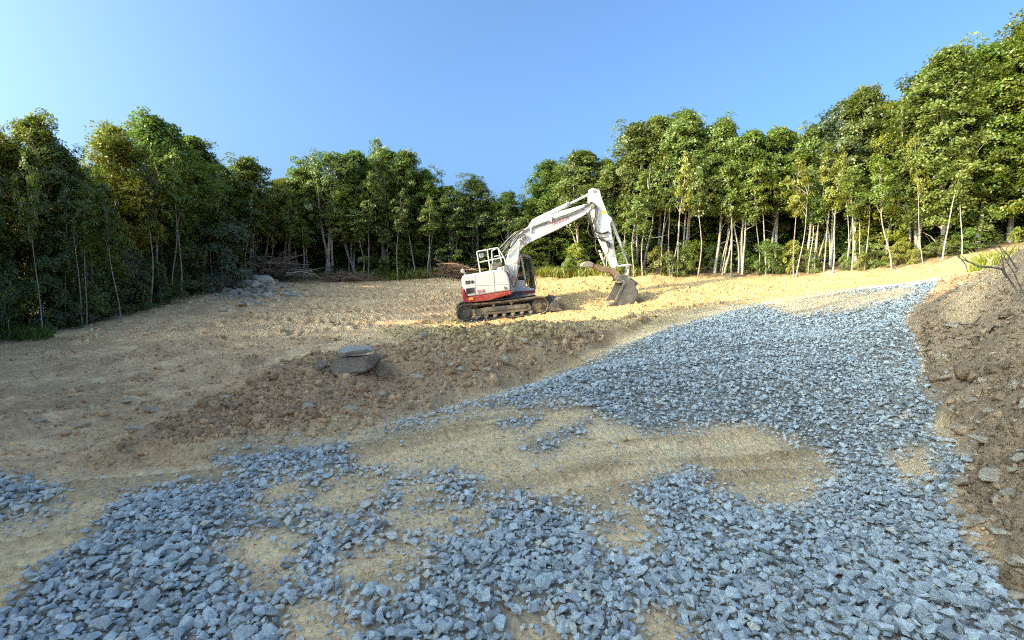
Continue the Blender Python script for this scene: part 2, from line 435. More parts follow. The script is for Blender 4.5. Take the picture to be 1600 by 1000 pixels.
def leaf_material(name, ca, cb, cc, trans=0.45):
    m = bpy.data.materials.new(name); m.use_nodes = True
    nt = m.node_tree; L = nt.links.new
    nt.nodes.remove(nt.nodes['Principled BSDF'])
    out = nt.nodes['Material Output']
    geo = N(nt, 'ShaderNodeNewGeometry'); oi = N(nt, 'ShaderNodeObjectInfo')
    c1 = ramp(nt, geo.outputs['Random Per Island'], [(0.0, ca), (0.6, cb), (0.93, cc), (1.0, tuple(np.array(cc) * (1.12, .95, .8)))])
    hs = N(nt, 'ShaderNodeHueSaturation')
    mr = N(nt, 'ShaderNodeMapRange'); mr.inputs[3].default_value = 0.480; mr.inputs[4].default_value = 0.512
    mv = N(nt, 'ShaderNodeMapRange'); mv.inputs[3].default_value = 0.78; mv.inputs[4].default_value = 1.2
    ml = N(nt, 'ShaderNodeMath', operation='MULTIPLY'); ml.inputs[1].default_value = 7.31
    fr = N(nt, 'ShaderNodeMath', operation='FRACT')
    L(oi.outputs['Random'], mr.inputs[0]); L(oi.outputs['Random'], ml.inputs[0]); L(ml.outputs[0], fr.inputs[0]); L(fr.outputs[0], mv.inputs[0])
    L(mr.outputs[0], hs.inputs['Hue']); L(mv.outputs[0], hs.inputs['Value']); L(c1, hs.inputs['Color'])
    df = N(nt, 'ShaderNodeBsdfDiffuse'); tr = N(nt, 'ShaderNodeBsdfTranslucent'); gl = N(nt, 'ShaderNodeBsdfGlossy', Roughness=0.45)
    ty = mixrgb(nt, 0.5, hs.outputs[0], (.15, .24, .03))
    L(hs.outputs[0], df.inputs[0]); L(ty, tr.inputs[0])
    m1 = N(nt, 'ShaderNodeMixShader'); m1.inputs[0].default_value = trans
    L(df.outputs[0], m1.inputs[1]); L(tr.outputs[0], m1.inputs[2])
    m2 = N(nt, 'ShaderNodeMixShader'); m2.inputs[0].default_value = 0.05
    L(m1.outputs[0], m2.inputs[1]); L(gl.outputs[0], m2.inputs[2]); L(m2.outputs[0], out.inputs['Surface'])
    return m

def bark_material(name, ca, cb):
    m, nt, b = mat(name)
    L = nt.links.new
    tc = N(nt, 'ShaderNodeTexCoord')
    mp = N(nt, 'ShaderNodeMapping'); mp.inputs['Scale'].default_value = (1, 1, 0.25); L(tc.outputs['Object'], mp.inputs[0])
    n1 = N(nt, 'ShaderNodeTexNoise', Scale=14.0, Detail=6.0); L(mp.outputs[0], n1.inputs['Vector'])
    oi = N(nt, 'ShaderNodeObjectInfo')
    c1 = ramp(nt, n1.outputs[0], [(0.32, ca), (0.62, cb)])
    c2 = mixrgb(nt, oi.outputs['Random'], c1, mixrgb(nt, 1.0, c1, (.62, .6, .56), 'MULTIPLY'))
    L(c2, b.inputs['Base Color']); b.inputs['Roughness'].default_value = 0.9
    bp = N(nt, 'ShaderNodeBump', Strength=0.5, Distance=0.01); L(n1.outputs[0], bp.inputs['Height']); L(bp.outputs[0], b.inputs['Normal'])
    return m

def paint_material(name, col, rough=0.4, dust=0.35, dustcol=(.46, .38, .26), metal=0.0):
    m, nt, b = mat(name)
    L = nt.links.new
    tc = N(nt, 'ShaderNodeTexCoord')
    n1 = N(nt, 'ShaderNodeTexNoise', Scale=3.0, Detail=8.0, Roughness=0.7); L(tc.outputs['Object'], n1.inputs['Vector'])
    f = ramp(nt, n1.outputs[0], [(0.42, (0, 0, 0)), (0.75, (dust,) * 3)])
    L(mixrgb(nt, f, col, dustcol), b.inputs['Base Color'])
    b.inputs['Roughness'].default_value = rough
    b.inputs['Metallic'].default_value = metal
    return m

M_SOIL = soil_material(); M_STONE = stone_material()
M_BARK = bark_material('pale_bark', (.25, .22, .175), (.47, .425, .35))
M_BARKD = bark_material('brown_bark', (.09, .07, .05), (.22, .18, .13))
M_LEAF = {
    'mid': leaf_material('leaf_mid', (.095, .155, .022), (.155, .225, .03), (.25, .28, .04)),
    'yellow': leaf_material('leaf_yellow', (.17, .20, .02), (.25, .265, .03), (.36, .32, .04)),
    'olive': leaf_material('leaf_olive', (.11, .155, .03), (.17, .215, .04), (.26, .27, .052)),
    'dark': leaf_material('leaf_dark', (.065, .105, .022), (.095, .14, .027), (.14, .175, .034), 0.45),
    'dull': leaf_material('leaf_dull', (.075, .11, .05), (.11, .145, .07), (.18, .20, .11), 0.35),
}

# ------------------------------------------------------------------ object helpers
def tag(o, label=None, cat=None, group=None, kind=None):
    for k, v in (('label', label), ('category', cat), ('group', group), ('kind', kind)):
        if v:
            o[k] = v
    return o

def link(name, me, m=None, parent=None):
    o = bpy.data.objects.new(name, me)
    COL.objects.link(o)
    if m is not None and me is not None and not me.materials:
        me.materials.append(m)
    if parent is not None:
        o.parent = parent
    return o

def empty(name, loc=(0, 0, 0)):
    o = bpy.data.objects.new(name, None)
    o.empty_display_size = 0.2
    COL.objects.link(o); o.location = loc
    return o

def mesh_np(name, V, F, attrs=None, smooth=False):
    """Mesh from arrays; every face has the same number of corners."""
    V = np.asarray(V, np.float32); F = np.asarray(F, np.int32)
    me = bpy.data.meshes.new(name)
    k = F.shape[1]
    me.vertices.add(len(V)); me.vertices.foreach_set('co', V.ravel())
    me.loops.add(F.size); me.loops.foreach_set('vertex_index', F.ravel())
    me.polygons.add(len(F))
    me.polygons.foreach_set('loop_start', np.arange(0, F.size, k, dtype=np.int32))
    me.polygons.foreach_set('loop_total', np.full(len(F), k, np.int32))
    me.polygons.foreach_set('use_smooth', np.full(len(F), smooth))
    for nm, (typ, arr) in (attrs or {}).items():
        a = me.attributes.new(nm, typ, 'POINT')
        a.data.foreach_set('color' if typ == 'FLOAT_COLOR' else 'value', np.asarray(arr, np.float32).ravel())
    me.update(calc_edges=True)
    return me

# ------------------------------------------------------------------ the land
azd = np.concatenate([np.linspace(-180, -54, 34)[:-1], np.linspace(-54, 54, 860), np.linspace(54, 180, 34)[1:]])
az = np.radians(azd)
rad = np.concatenate([np.array([0.25, 0.5, 0.75]), 1.0 * 1.0072 ** np.arange(485), 32.2 * 1.09 ** np.arange(1, 30)])
RR, AA = np.meshgrid(rad, az, indexing='ij')
gx = (RR * np.sin(AA)).ravel(); gy = (RR * np.cos(AA)).ravel()
gm = masks(gx, gy)
gz = height(gx, gy, gm)
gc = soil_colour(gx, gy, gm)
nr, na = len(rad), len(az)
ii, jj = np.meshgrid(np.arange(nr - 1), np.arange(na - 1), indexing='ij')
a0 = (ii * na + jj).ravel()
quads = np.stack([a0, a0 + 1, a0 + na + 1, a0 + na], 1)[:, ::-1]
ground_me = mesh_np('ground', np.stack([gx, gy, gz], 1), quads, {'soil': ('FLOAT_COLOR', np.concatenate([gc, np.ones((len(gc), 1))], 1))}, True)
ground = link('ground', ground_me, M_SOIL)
tag(ground, 'bare graded earth with gravel road, dirt bank and spoil mound', None, None, 'structure')

def gz_at(x, y):
    return float(height(np.array([x]), np.array([y]))[0])

# ------------------------------------------------------------------ broken stone shapes
def hull_shape(r, n=13, flat=0.75):
    pts = r.normal(size=(n, 3)); pts /= np.linalg.norm(pts, axis=1)[:, None]
    pts *= r.uniform(0.72, 1.0, (n, 1))
    pts = np.clip(pts, -0.82, 0.82)
    pts *= (1.0, r.uniform(0.6, 0.9), r.uniform(flat - 0.2, flat))
    bm = bmesh.new()
    for p in pts:
        bm.verts.new(p)
    res = bmesh.ops.convex_hull(bm, input=bm.verts)
    bmesh.ops.delete(bm, geom=[v for v in bm.verts if not v.link_faces], context='VERTS')
    bmesh.ops.triangulate(bm, faces=bm.faces)
    bm.verts.index_update()
    V = np.array([v.co[:] for v in bm.verts]); F = np.array([[v.index for v in f.verts] for f in bm.faces])
    bm.free()
    return V, F
srng = np.random.default_rng(11)
SHAPES = [hull_shape(srng, 11, 0.66) for _ in range(30)]
NEAR_SHAPES = [hull_shape(srng, 14, 0.66) for _ in range(24)]
CLODS = [hull_shape(srng, 12, 0.95) for _ in range(14)]

def rotmats(n, r, tilt=0.6):
    a = r.uniform(0, 2 * np.pi, n); b = r.normal(0, tilt, n); cc = r.normal(0, tilt, n)
    ca, sa, cb, sb, c2, s2 = np.cos(a), np.sin(a), np.cos(b), np.sin(b), np.cos(cc), np.sin(cc)
    Z = np.zeros(n); O = np.ones(n)
    Rz = np.stack([ca, -sa, Z, sa, ca, Z, Z, Z, O], 1).reshape(n, 3, 3)
    Rx = np.stack([O, Z, Z, Z, cb, -sb, Z, sb, cb], 1).reshape(n, 3, 3)
    Ry = np.stack([c2, Z, s2, Z, O, Z, -s2, Z, c2], 1).reshape(n, 3, 3)
    return Rz @ Rx @ Ry

def scatter(name, shapes, pos, size, attr, r, tilt=0.6, smooth=False):
    """One mesh holding a stone per point. attr: (name, type, per-point values)."""
    n = len(pos); which = r.integers(0, len(shapes), n); rm = rotmats(n, r, tilt)
    Vs, Fs, As = [], [], []; off = 0
    for k, (V, F) in enumerate(shapes):
        idx = np.nonzero(which == k)[0]
        if not len(idx):
            continue
        W = np.einsum('nij,vj->nvi', rm[idx], V) * size[idx, None, None] + pos[idx, None, :]
        nv = len(V)
        Vs.append(W.reshape(-1, 3))
        Fs.append((F[None] + (np.arange(len(idx)) * nv)[:, None, None] + off).reshape(-1, 3))
        As.append(np.repeat(attr[2][idx], nv, axis=0)); off += nv * len(idx)
    return mesh_np(name, np.concatenate(Vs), np.concatenate(Fs), {attr[0]: (attr[1], np.concatenate(As))}, smooth)

def gravel():
    r = np.random.default_rng(5)
    sp = 0.036
    def grid(y0, y1, s):
        return [a.ravel() for a in np.meshgrid(np.arange(-9, 15.5, s), np.arange(y0, y1, s))]
    (xa, ya), (xb, yb) = grid(0.7, 4.2, 0.0285), grid(4.2, 16, sp)
    X = np.concatenate([xa, xb]); Y = np.concatenate([ya, yb])
    k = np.abs(X) < Y * 1.12 + 0.7
    X, Y = X[k], Y[k]
    X = X + r.uniform(-.5, .5, len(X)) * sp; Y = Y + r.uniform(-.5, .5, len(Y)) * sp
    M = masks(X, Y)
    keep = r.random(len(X)) < np.clip(M['g'] * 1.05, 0, 1) * np.where(Y > 8, 0.62, np.where(Y > 5, 0.8, 1))
    # stray stones kicked on to the packed dirt
    keep |= (r.random(len(X)) < 0.055 * M['road']) & (M['g'] < 0.4)
    X, Y = X[keep], Y[keep]
    for kk in M:
        M[kk] = M[kk][keep]
    Z = height(X, Y, M)
    size = np.clip(r.lognormal(math.log(0.0245), 0.38, len(X)), 0.009, 0.047) * np.where(M['g'] < 0.35, 0.6, 1.0) * np.where(Y > 8, 1.2, np.where(Y > 5, 1.1, 1)) * (1 + 0.10 * (Y < 2.8))
    tone = np.clip(r.beta(2.2, 2.4, len(X)) * 0.88 + 0.05 * fbm(X * 1.5, Y * 1.5, 2, 77), 0.02, 0.93)
    tone = np.where((M['g'] < 0.7) & (r.random(len(X)) < 0.5), 0.97, tone)
    tone = np.where(r.random(len(X)) < 0.03, 0.98, tone)
    pos = np.stack([X, Y, Z + size * r.uniform(-0.15, 0.9, len(X))], 1)
    px, py = project(X, Y, Z)
    show = size / Y * ((px > 5) & (px < 1595) & (py < 990) & (py > 400))
    big = np.zeros(len(X), bool); big[np.argsort(-show)[:300]] = True
    road = empty('gravel_road', (1.0, 4.0, 0.0))
    tag(road, 'blue grey crushed stone spread over the tan dirt road', None, None, 'structure')
    inv = np.array((1.0, 4.0, 0.0))
    near = (Y < 4.6) & ~big
    for kk_, sh in ((near, NEAR_SHAPES), (~near & ~big, SHAPES)):
        me = scatter('gravel', sh, pos[kk_] - inv, size[kk_], ('tone', 'FLOAT', tone[kk_]), r, 0.30)
        g = link('gravel', me, M_STONE, road); g['kind'] = 'stuff'
    protos = []
    for kk in range(24):
        V, F = NEAR_SHAPES[kk % len(NEAR_SHAPES)]
        protos.append(mesh_np('stone', V * 0.03, F, {'tone': ('FLOAT', np.full(len(V), r.beta(2.2, 2.4) * 0.88))}))
        protos[-1].materials.append(M_STONE)
    ib = np.nonzero(big)[0]; rm = rotmats(len(ib), r)
    for q, i in enumerate(ib):
        o = link('stone', protos[int(r.integers(24))], None, road)
        mm = Matrix(rm[q].tolist()).to_4x4() @ Matrix.Scale(float(size[i]) / 0.03, 4)
        mm.translation = Vector(pos[i] - inv)
        o.matrix_local = mm
    return len(X)
n_gravel = gravel()

def clods():
    r = np.random.default_rng(15)
    n = 260000
    # candidates spread evenly over the picture so that near and far earth look equally broken
    aa = np.radians(r.uniform(-50, 50, n)); rr = np.exp(r.uniform(math.log(1.7), math.log(26), n))
    X, Y = rr * np.sin(aa), rr * np.cos(aa)
    M = masks(X, Y)
    patch = sstep(-0.25, 0.35, fbm(X * 0.9, Y * 0.9, 3, 91))
    dens = np.clip(M['bank'] * 0.8 + M['mound'] * 0.75 + M['pad'] * 0.34 + M['orange'] * (1 - M['road']) * 0.2 + M['wood'] * 0.1 + M['hole'] * 0.12 + M['road'] * 0.06, 0, 1) * (0.25 + 0.75 * patch) * (1 - M['g'])
    dens = dens * (1 - 0.9 * np.clip(prints(X, Y)[0], 0, 1))
    k = r.random(n) < dens * 0.8
    X, Y = X[k], Y[k]
    for kk in M:
        M[kk] = M[kk][k]
    size = np.clip(r.lognormal(math.log(0.0095), 0.62, len(X)) * (0.6 + Y * 0.14), 0.005, 0.10)
    size *= np.where(M['road'] > 0.5, 0.6, 1) * (1 + 0.5 * M['mound'] + 0.45 * M['bank'])
    Z = height(X, Y, M)
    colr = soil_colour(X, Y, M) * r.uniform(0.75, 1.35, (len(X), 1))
    pale = (r.random(len(X)) < 0.10)[:, None]
    colr = np.where(pale, np.minimum(colr * 1.35, .8), colr)
    pos = np.stack([X, Y, Z + size * 0.1], 1)
    me = scatter('earth_clods', CLODS, pos, size, ('soil', 'FLOAT_COLOR', np.concatenate([colr, np.ones((len(X), 1))], 1)), r, 0.6, True)
    o = link('earth_clods', me, M_SOIL)
    tag(o, 'loose clods and small stones strewn over the broken earth', None, None, 'stuff')
    return len(X)
n_clods = clods()

# ------------------------------------------------------------------ trees
def tube(pts, radii, sides=6):
    """Vertices and quads of a tapering tube along points."""
    pts = np.asarray(pts, float); n = len(pts)
    t = np.gradient(pts, axis=0); t /= np.linalg.norm(t, axis=1)[:, None] + 1e-9
    up = np.where(np.abs(t[:, 2:3]) > 0.9, np.array([[1.0, 0, 0]]), np.array([[0, 0, 1.0]]))
    a = np.cross(t, up); a /= np.linalg.norm(a, axis=1)[:, None] + 1e-9
    b = np.cross(t, a)
    th = np.arange(sides) * 2 * np.pi / sides
    V = (pts[:, None] + (a[:, None] * np.cos(th)[None, :, None] + b[:, None] * np.sin(th)[None, :, None]) * np.asarray(radii)[:, None, None]).reshape(-1, 3)
    i, j = np.meshgrid(np.arange(n - 1), np.arange(sides), indexing='ij')
    j2 = (j + 1) % sides
    F = np.stack([i * sides + j, i * sides + j2, (i + 1) * sides + j2, (i + 1) * sides + j], -1).reshape(-1, 4)
    return V, F

class Acc:
    def __init__(self): self.V, self.F, self.n = [], [], 0
    def add(self, V, F):
        self.V.append(V); self.F.append(np.asarray(F) + self.n); self.n += len(V)
    def mesh(self, name, smooth=True): return mesh_np(name, np.concatenate(self.V), np.concatenate(self.F), None, smooth)

def leaves(cen, nor, r, ll, lw):
    """Kite-shaped leaves: one quad each, folded a little along the midrib."""
    n = len(cen)
    nor = nor / (np.linalg.norm(nor, axis=1)[:, None] + 1e-9)
    d = r.normal(size=(n, 3)); d -= nor * (d * nor).sum(1)[:, None]; d /= np.linalg.norm(d, axis=1)[:, None] + 1e-9
    s = np.cross(nor, d)
    L = ll * r.uniform(0.65, 1.3, (n, 1)); W = lw * r.uniform(0.7, 1.25, (n, 1))
    base = cen - d * L * 0.5
    V = np.stack([base, cen - d * L * 0.05 + s * W * 0.5 - nor * W * 0.18, cen + d * L * 0.5 - nor * L * 0.2, cen - d * L * 0.05 - s * W * 0.5 - nor * W * 0.18], 1).reshape(-1, 3)
    return V, np.arange(n * 4).reshape(n, 4)

def crown_mesh(sprays, outs, r, per, sr, ll, lw, layered=0.7):
    """Leafy sprays: flat drooping fans of leaves around every spray centre."""
    ns = len(sprays)
    up = np.array([0, 0, 1.0]) * layered + outs * (1 - layered) + r.normal(0, 0.22, (ns, 3))
    up /= np.linalg.norm(up, axis=1)[:, None]
    a = np.cross(up, r.normal(size=(ns, 3))); a /= np.linalg.norm(a, axis=1)[:, None]
    b = np.cross(up, a)
    cnt = np.maximum(4, (per * r.uniform(0.5, 1.5, ns)).astype(int))
    ix = np.repeat(np.arange(ns), cnt); m = len(ix)
    rad_ = sr * np.sqrt(r.random(m)) * r.uniform(0.6, 1.35, ns)[ix]; th = r.uniform(0, 2 * np.pi, m)
    u, v = rad_ * np.cos(th), rad_ * np.sin(th) * 0.7
    cen = sprays[ix] + a[ix] * u[:, None] + b[ix] * v[:, None] + up[ix] * (r.normal(0, sr * 0.16, m) - 0.35 * rad_ ** 2 / sr)[:, None]
    nor = up[ix] + outs[ix] * 0.35 + r.normal(0, 0.5, (m, 3))
    return leaves(cen, nor, r, ll, lw)

def make_tree(kind, seed, H=8.0):
    """Returns (trunk mesh, crown mesh) of one tree of height H standing at the origin; crown half width is about 1.6."""
    r = np.random.default_rng(seed)
    tr = Acc(); br = Acc()
    stems = []
    def stem(x0, y0, top, r0, wob, lean=(0, 0), n=14, sides=7):
        z = np.linspace(-0.25, top, n); q = np.clip(z / top, 0, 1)
        ph = r.uniform(0, 6.28, 4)
        x = x0 + lean[0] * q ** 1.2 * top + wob * (np.sin(q * 4.2 + ph[0]) + 0.4 * np.sin(q * 10 + ph[1]))
        y = y0 + lean[1] * q ** 1.2 * top + wob * (np.sin(q * 3.8 + ph[2]) + 0.4 * np.sin(q * 9 + ph[3]))
        x -= x[0] - x0; y -= y[0] - y0
        p = np.stack([x, y, z], 1)
        rad_ = r0 * (1.0 - 0.82 * np.clip(q, 0, 1)) ; rad_[0] *= 1.35; rad_[1] *= 1.1
        V, F = tube(p, rad_, sides); (br if stems else tr).add(V, F); stems.append(p)
        return p
    params = dict(tall=(0.42, 1.0, 1.35, 260), skirt=(0.14, 1.0, 1.6, 360), broad=(0.32, 1.0, 1.8, 340), vase=(0.42, 1.0, 1.7, 200), conifer=(0.12, 1.0, 1.3, 260), shrub=(0.02, 1.0, 1.3, 90), sapling=(0.56, 1.0, 0.75, 44), deep=(0.06, 1.0, 1.7, 240))
    lo, hi, hw, ns = params[kind]
    if kind == 'shrub':
        for q in range(7):
            a = r.uniform(0, 6.28)
            stem(r.normal(0, .15), r.normal(0, .15), H * r.uniform(.5, .9), 0.03, 0.06, (math.cos(a) * .3, math.sin(a) * .3), 7, 4)
    elif kind == 'vase':
        stem(0, 0, H * .55, 0.10, 0.05, (0.02, 0), 10)
        for q in range(6):
            a = q * 1.05 + r.uniform(-.3, .3); l = r.uniform(.05, .15)
            p = stem(r.normal(0, .1), r.normal(0, .05), H * r.uniform(.8, .97), 0.07, 0.08, (math.cos(a) * l, math.sin(a) * l), 14, 6)
    elif kind == 'sapling':
        stem(0, 0, H * .96, 0.044, 0.10, (r.normal(0, .05), r.normal(0, .05)), 12, 5)
        if r.random() < .5:
            stem(.15, .1, H * .8, 0.04, 0.1, (r.normal(0, .09), r.normal(0, .05)), 10, 5)
    else:
        stem(0, 0, H * .96, 0.105 if kind != 'tall' else 0.08, 0.10, (r.normal(0, .03), r.normal(0, .03)), 16)
        if kind in ('tall', 'broad', 'deep'):
            for q in range(2):
                stem(r.normal(0, .3), r.normal(0, .3), H * r.uniform(.6, .85), 0.06, 0.12, (r.normal(0, .07), r.normal(0, .05)), 12, 5)
    # spray centres
    sp, ou = [], []
    lob = [(r.uniform(lo + .08, hi - .12), r.uniform(0, 6.28), r.uniform(.35, .8)) for _ in range(9)]
    while len(sp) < ns:
        f = r.uniform(lo, hi) if kind != 'conifer' else lo + (hi - lo) * (1 - math.sqrt(r.random()))
        q = (f - lo) / (hi - lo)
        if kind == 'conifer': w = hw * (1 - q) ** .85 + 0.08
        elif kind == 'shrub': w = hw * math.sqrt(max(0, 1 - q * q)) + .1
        elif kind == 'skirt' or kind == 'deep': w = hw * (0.80 + .25 * math.sin(q * 3)) * min(1, (1 - q) * 2.6 + .12) ** .7
        elif kind == 'sapling': w = hw * math.sin(math.pi * (q * .85 + .1))
        else: w = hw * math.sin(math.pi * (q * .88 + .12) ** 1.1) ** .8 + .1
        a = r.uniform(0, 6.28)
        w *= 1 + 0.30 * math.sin(2 * a + seed) * math.sin(5 * q + seed) + r.normal(0, .08)
        rr_ = w * (r.random() ** .42)
        # leave hollows between lobes
        if kind not in ('conifer', 'shrub', 'sapling'):
            hol = vnoise(np.array([f * 6.0 + seed]), np.array([a * 1.6]), seed)[0]
            if hol < .34 and r.random() < .6:
                continue
        base = stems[r.integers(len(stems))] if kind in ('vase',) else stems[0]
        zz = f * H
        bx = np.interp(zz, base[:, 2], base[:, 0]); by = np.interp(zz, base[:, 2], base[:, 1])
        d = np.array([math.cos(a), math.sin(a), 0.15 + .5 * q])
        sp.append((bx + d[0] * rr_, by + d[1] * rr_, zz)); ou.append(d / np.linalg.norm(d))
    # leaders: ragged shoots standing out of the top and the sides of the crown
    if kind not in ('conifer', 'shrub', 'sapling'):
        for q in range(11):
            a = r.uniform(0, 6.28); f0 = r.uniform(.62, .93); rr0 = hw * r.uniform(.15, .85) * (1.15 - f0 * .6)
            x0, y0, z0 = math.cos(a) * rr0, math.sin(a) * rr0, f0 * H
            ln = r.uniform(.07, .15) * H
            for k in range(5):
                t = k / 4
                sp.append((x0 + math.cos(a) * .25 * t * ln + r.normal(0, .16 * (1.1 - t)), y0 + math.sin(a) * .25 * t * ln + r.normal(0, .16 * (1.1 - t)), min(z0 + ln * t, H * 1.04)))
                d = np.array([math.cos(a) * .5, math.sin(a) * .5, .8]); ou.append(d / np.linalg.norm(d))
    sp, ou = np.array(sp), np.array(ou)
    # limbs from the stem out to some of the sprays
    pick = r.permutation(len(sp))[:26 if kind not in ('shrub', 'sapling') else 8]
    for i in pick:
        base = stems[r.integers(len(stems))]
        z0 = max(.15, sp[i, 2] - np.hypot(sp[i, 0], sp[i, 1]) * r.uniform(.5, 1.1) - .1)
        s0 = np.array([np.interp(z0, base[:, 2], base[:, 0]), np.interp(z0, base[:, 2], base[:, 1]), min(z0, base[-1, 2])])
        mid = (s0 + sp[i]) / 2 + np.array([0, 0, .18]) + r.normal(0, .08, 3)
        V, F = tube(np.array([s0, (s0 + mid) / 2 + r.normal(0, .03, 3), mid, sp[i]]), np.array([.035, .026, .018, .006]) * (.6 if kind in ('shrub', 'sapling') else 1), 4); br.add(V, F)
    if kind in ('vase', 'tall'):                                   # bare dead twigs under the crown
        for q in range(14):
            base = stems[r.integers(len(stems))]
            z0 = H * r.uniform(.18, .6); a = r.uniform(0, 6.28); l = r.uniform(.4, 1.1)
            s0 = np.array([np.interp(z0, base[:, 2], base[:, 0]), np.interp(z0, base[:, 2], base[:, 1]), z0])
            e = s0 + np.array([math.cos(a) * l, math.sin(a) * l, l * r.uniform(.2, .9)])
            V, F = tube(np.array([s0, (s0 + e) / 2 + r.normal(0, .07, 3), e]), [.014, .01, .004], 4); br.add(V, F)
    per, sr = {'sapling': (50, .32), 'shrub': (70, .36), 'conifer': (66, .32), 'vase': (58, .38)}.get(kind, (70, .42))
    ll, lw = {'conifer': (.12, .065), 'shrub': (.15, .06)}.get(kind, (.13, .075))
    V, F = crown_mesh(sp, ou, r, per, sr, ll, lw, {'skirt': .8, 'conifer': .55, 'shrub': .35}.get(kind, .6))
    tm = tr.mesh('trunk'); tm.materials.append(None)
    bm_ = br.mesh('branches'); bm_.materials.append(None)
    cm = mesh_np('crown', V, F); cm.materials.append(None)
    return tm, bm_, cm

PROTO = {}
VARIANTS = {'tall': 3, 'skirt': 3, 'broad': 2, 'vase': 2, 'conifer': 1, 'deep': 2, 'shrub': 3, 'sapling': 4}
def proto(kind, v):
    key = (kind, v % VARIANTS[kind])
    if key not in PROTO:
        PROTO[key] = make_tree(kind, 100 + key[1] * 17 + sum(map(ord, kind)) % 50, HREF.get(kind, 8.0))
    return PROTO[key]

def dress(o, m):
    o.material_slots[0].link = 'OBJECT'
    o.material_slots[0].material = m

HREF = {'shrub': 3.0, 'sapling': 6.0}
TREES = []
def plant(name, cat, kind, leafmat, v, x, y, Hm, wm, rot, label, group=None, lean=(0, 0), bark='pale'):
    tm, bm_, cm = proto(kind, v)
    e = empty(name, (x, y, gz_at(x, y)))
    tag(e, label, cat, group)
    s = Hm / HREF.get(kind, 8.0)
    hw = {'tall': 1.35, 'skirt': 1.6, 'broad': 1.8, 'vase': 1.7, 'conifer': 1.3, 'shrub': 1.3, 'sapling': .7, 'deep': 1.7}[kind] + 0.3
    w = wm / 2 / hw
    e.scale = (w, w, s)
    e.rotation_euler = (lean[0], lean[1], rot)
    bk = M_BARK if bark == 'pale' else M_BARKD
    dress(link('trunk', tm, None, e), bk)
    b_ = link('branches', bm_, None, e); b_['kind'] = 'stuff'; dress(b_, bk)
    cr = link('crown', cm, None, e); cr['kind'] = 'stuff'; dress(cr, M_LEAF[leafmat])
    TREES.append((x, y, Hm))
    return e

def plant_px(name, cat, px, topy, wpx, kind, leafmat, v, label, group=None, dY=0.0, lean=(0, 0), rot=None, bark='pale'):
    Y = float(treeline(px)) + dY
    pt = P(px, 440, Y)
    x, y = pt[0], Y
    z = gz_at(x, y)
    zt = P(px, topy, Y)[2]
    return plant(name, cat, kind, leafmat, v, x, y, max(.6, zt - z), wpx * Y / FPX, random.uniform(0, 6.28) if rot is None else rot, label, group, lean, bark)

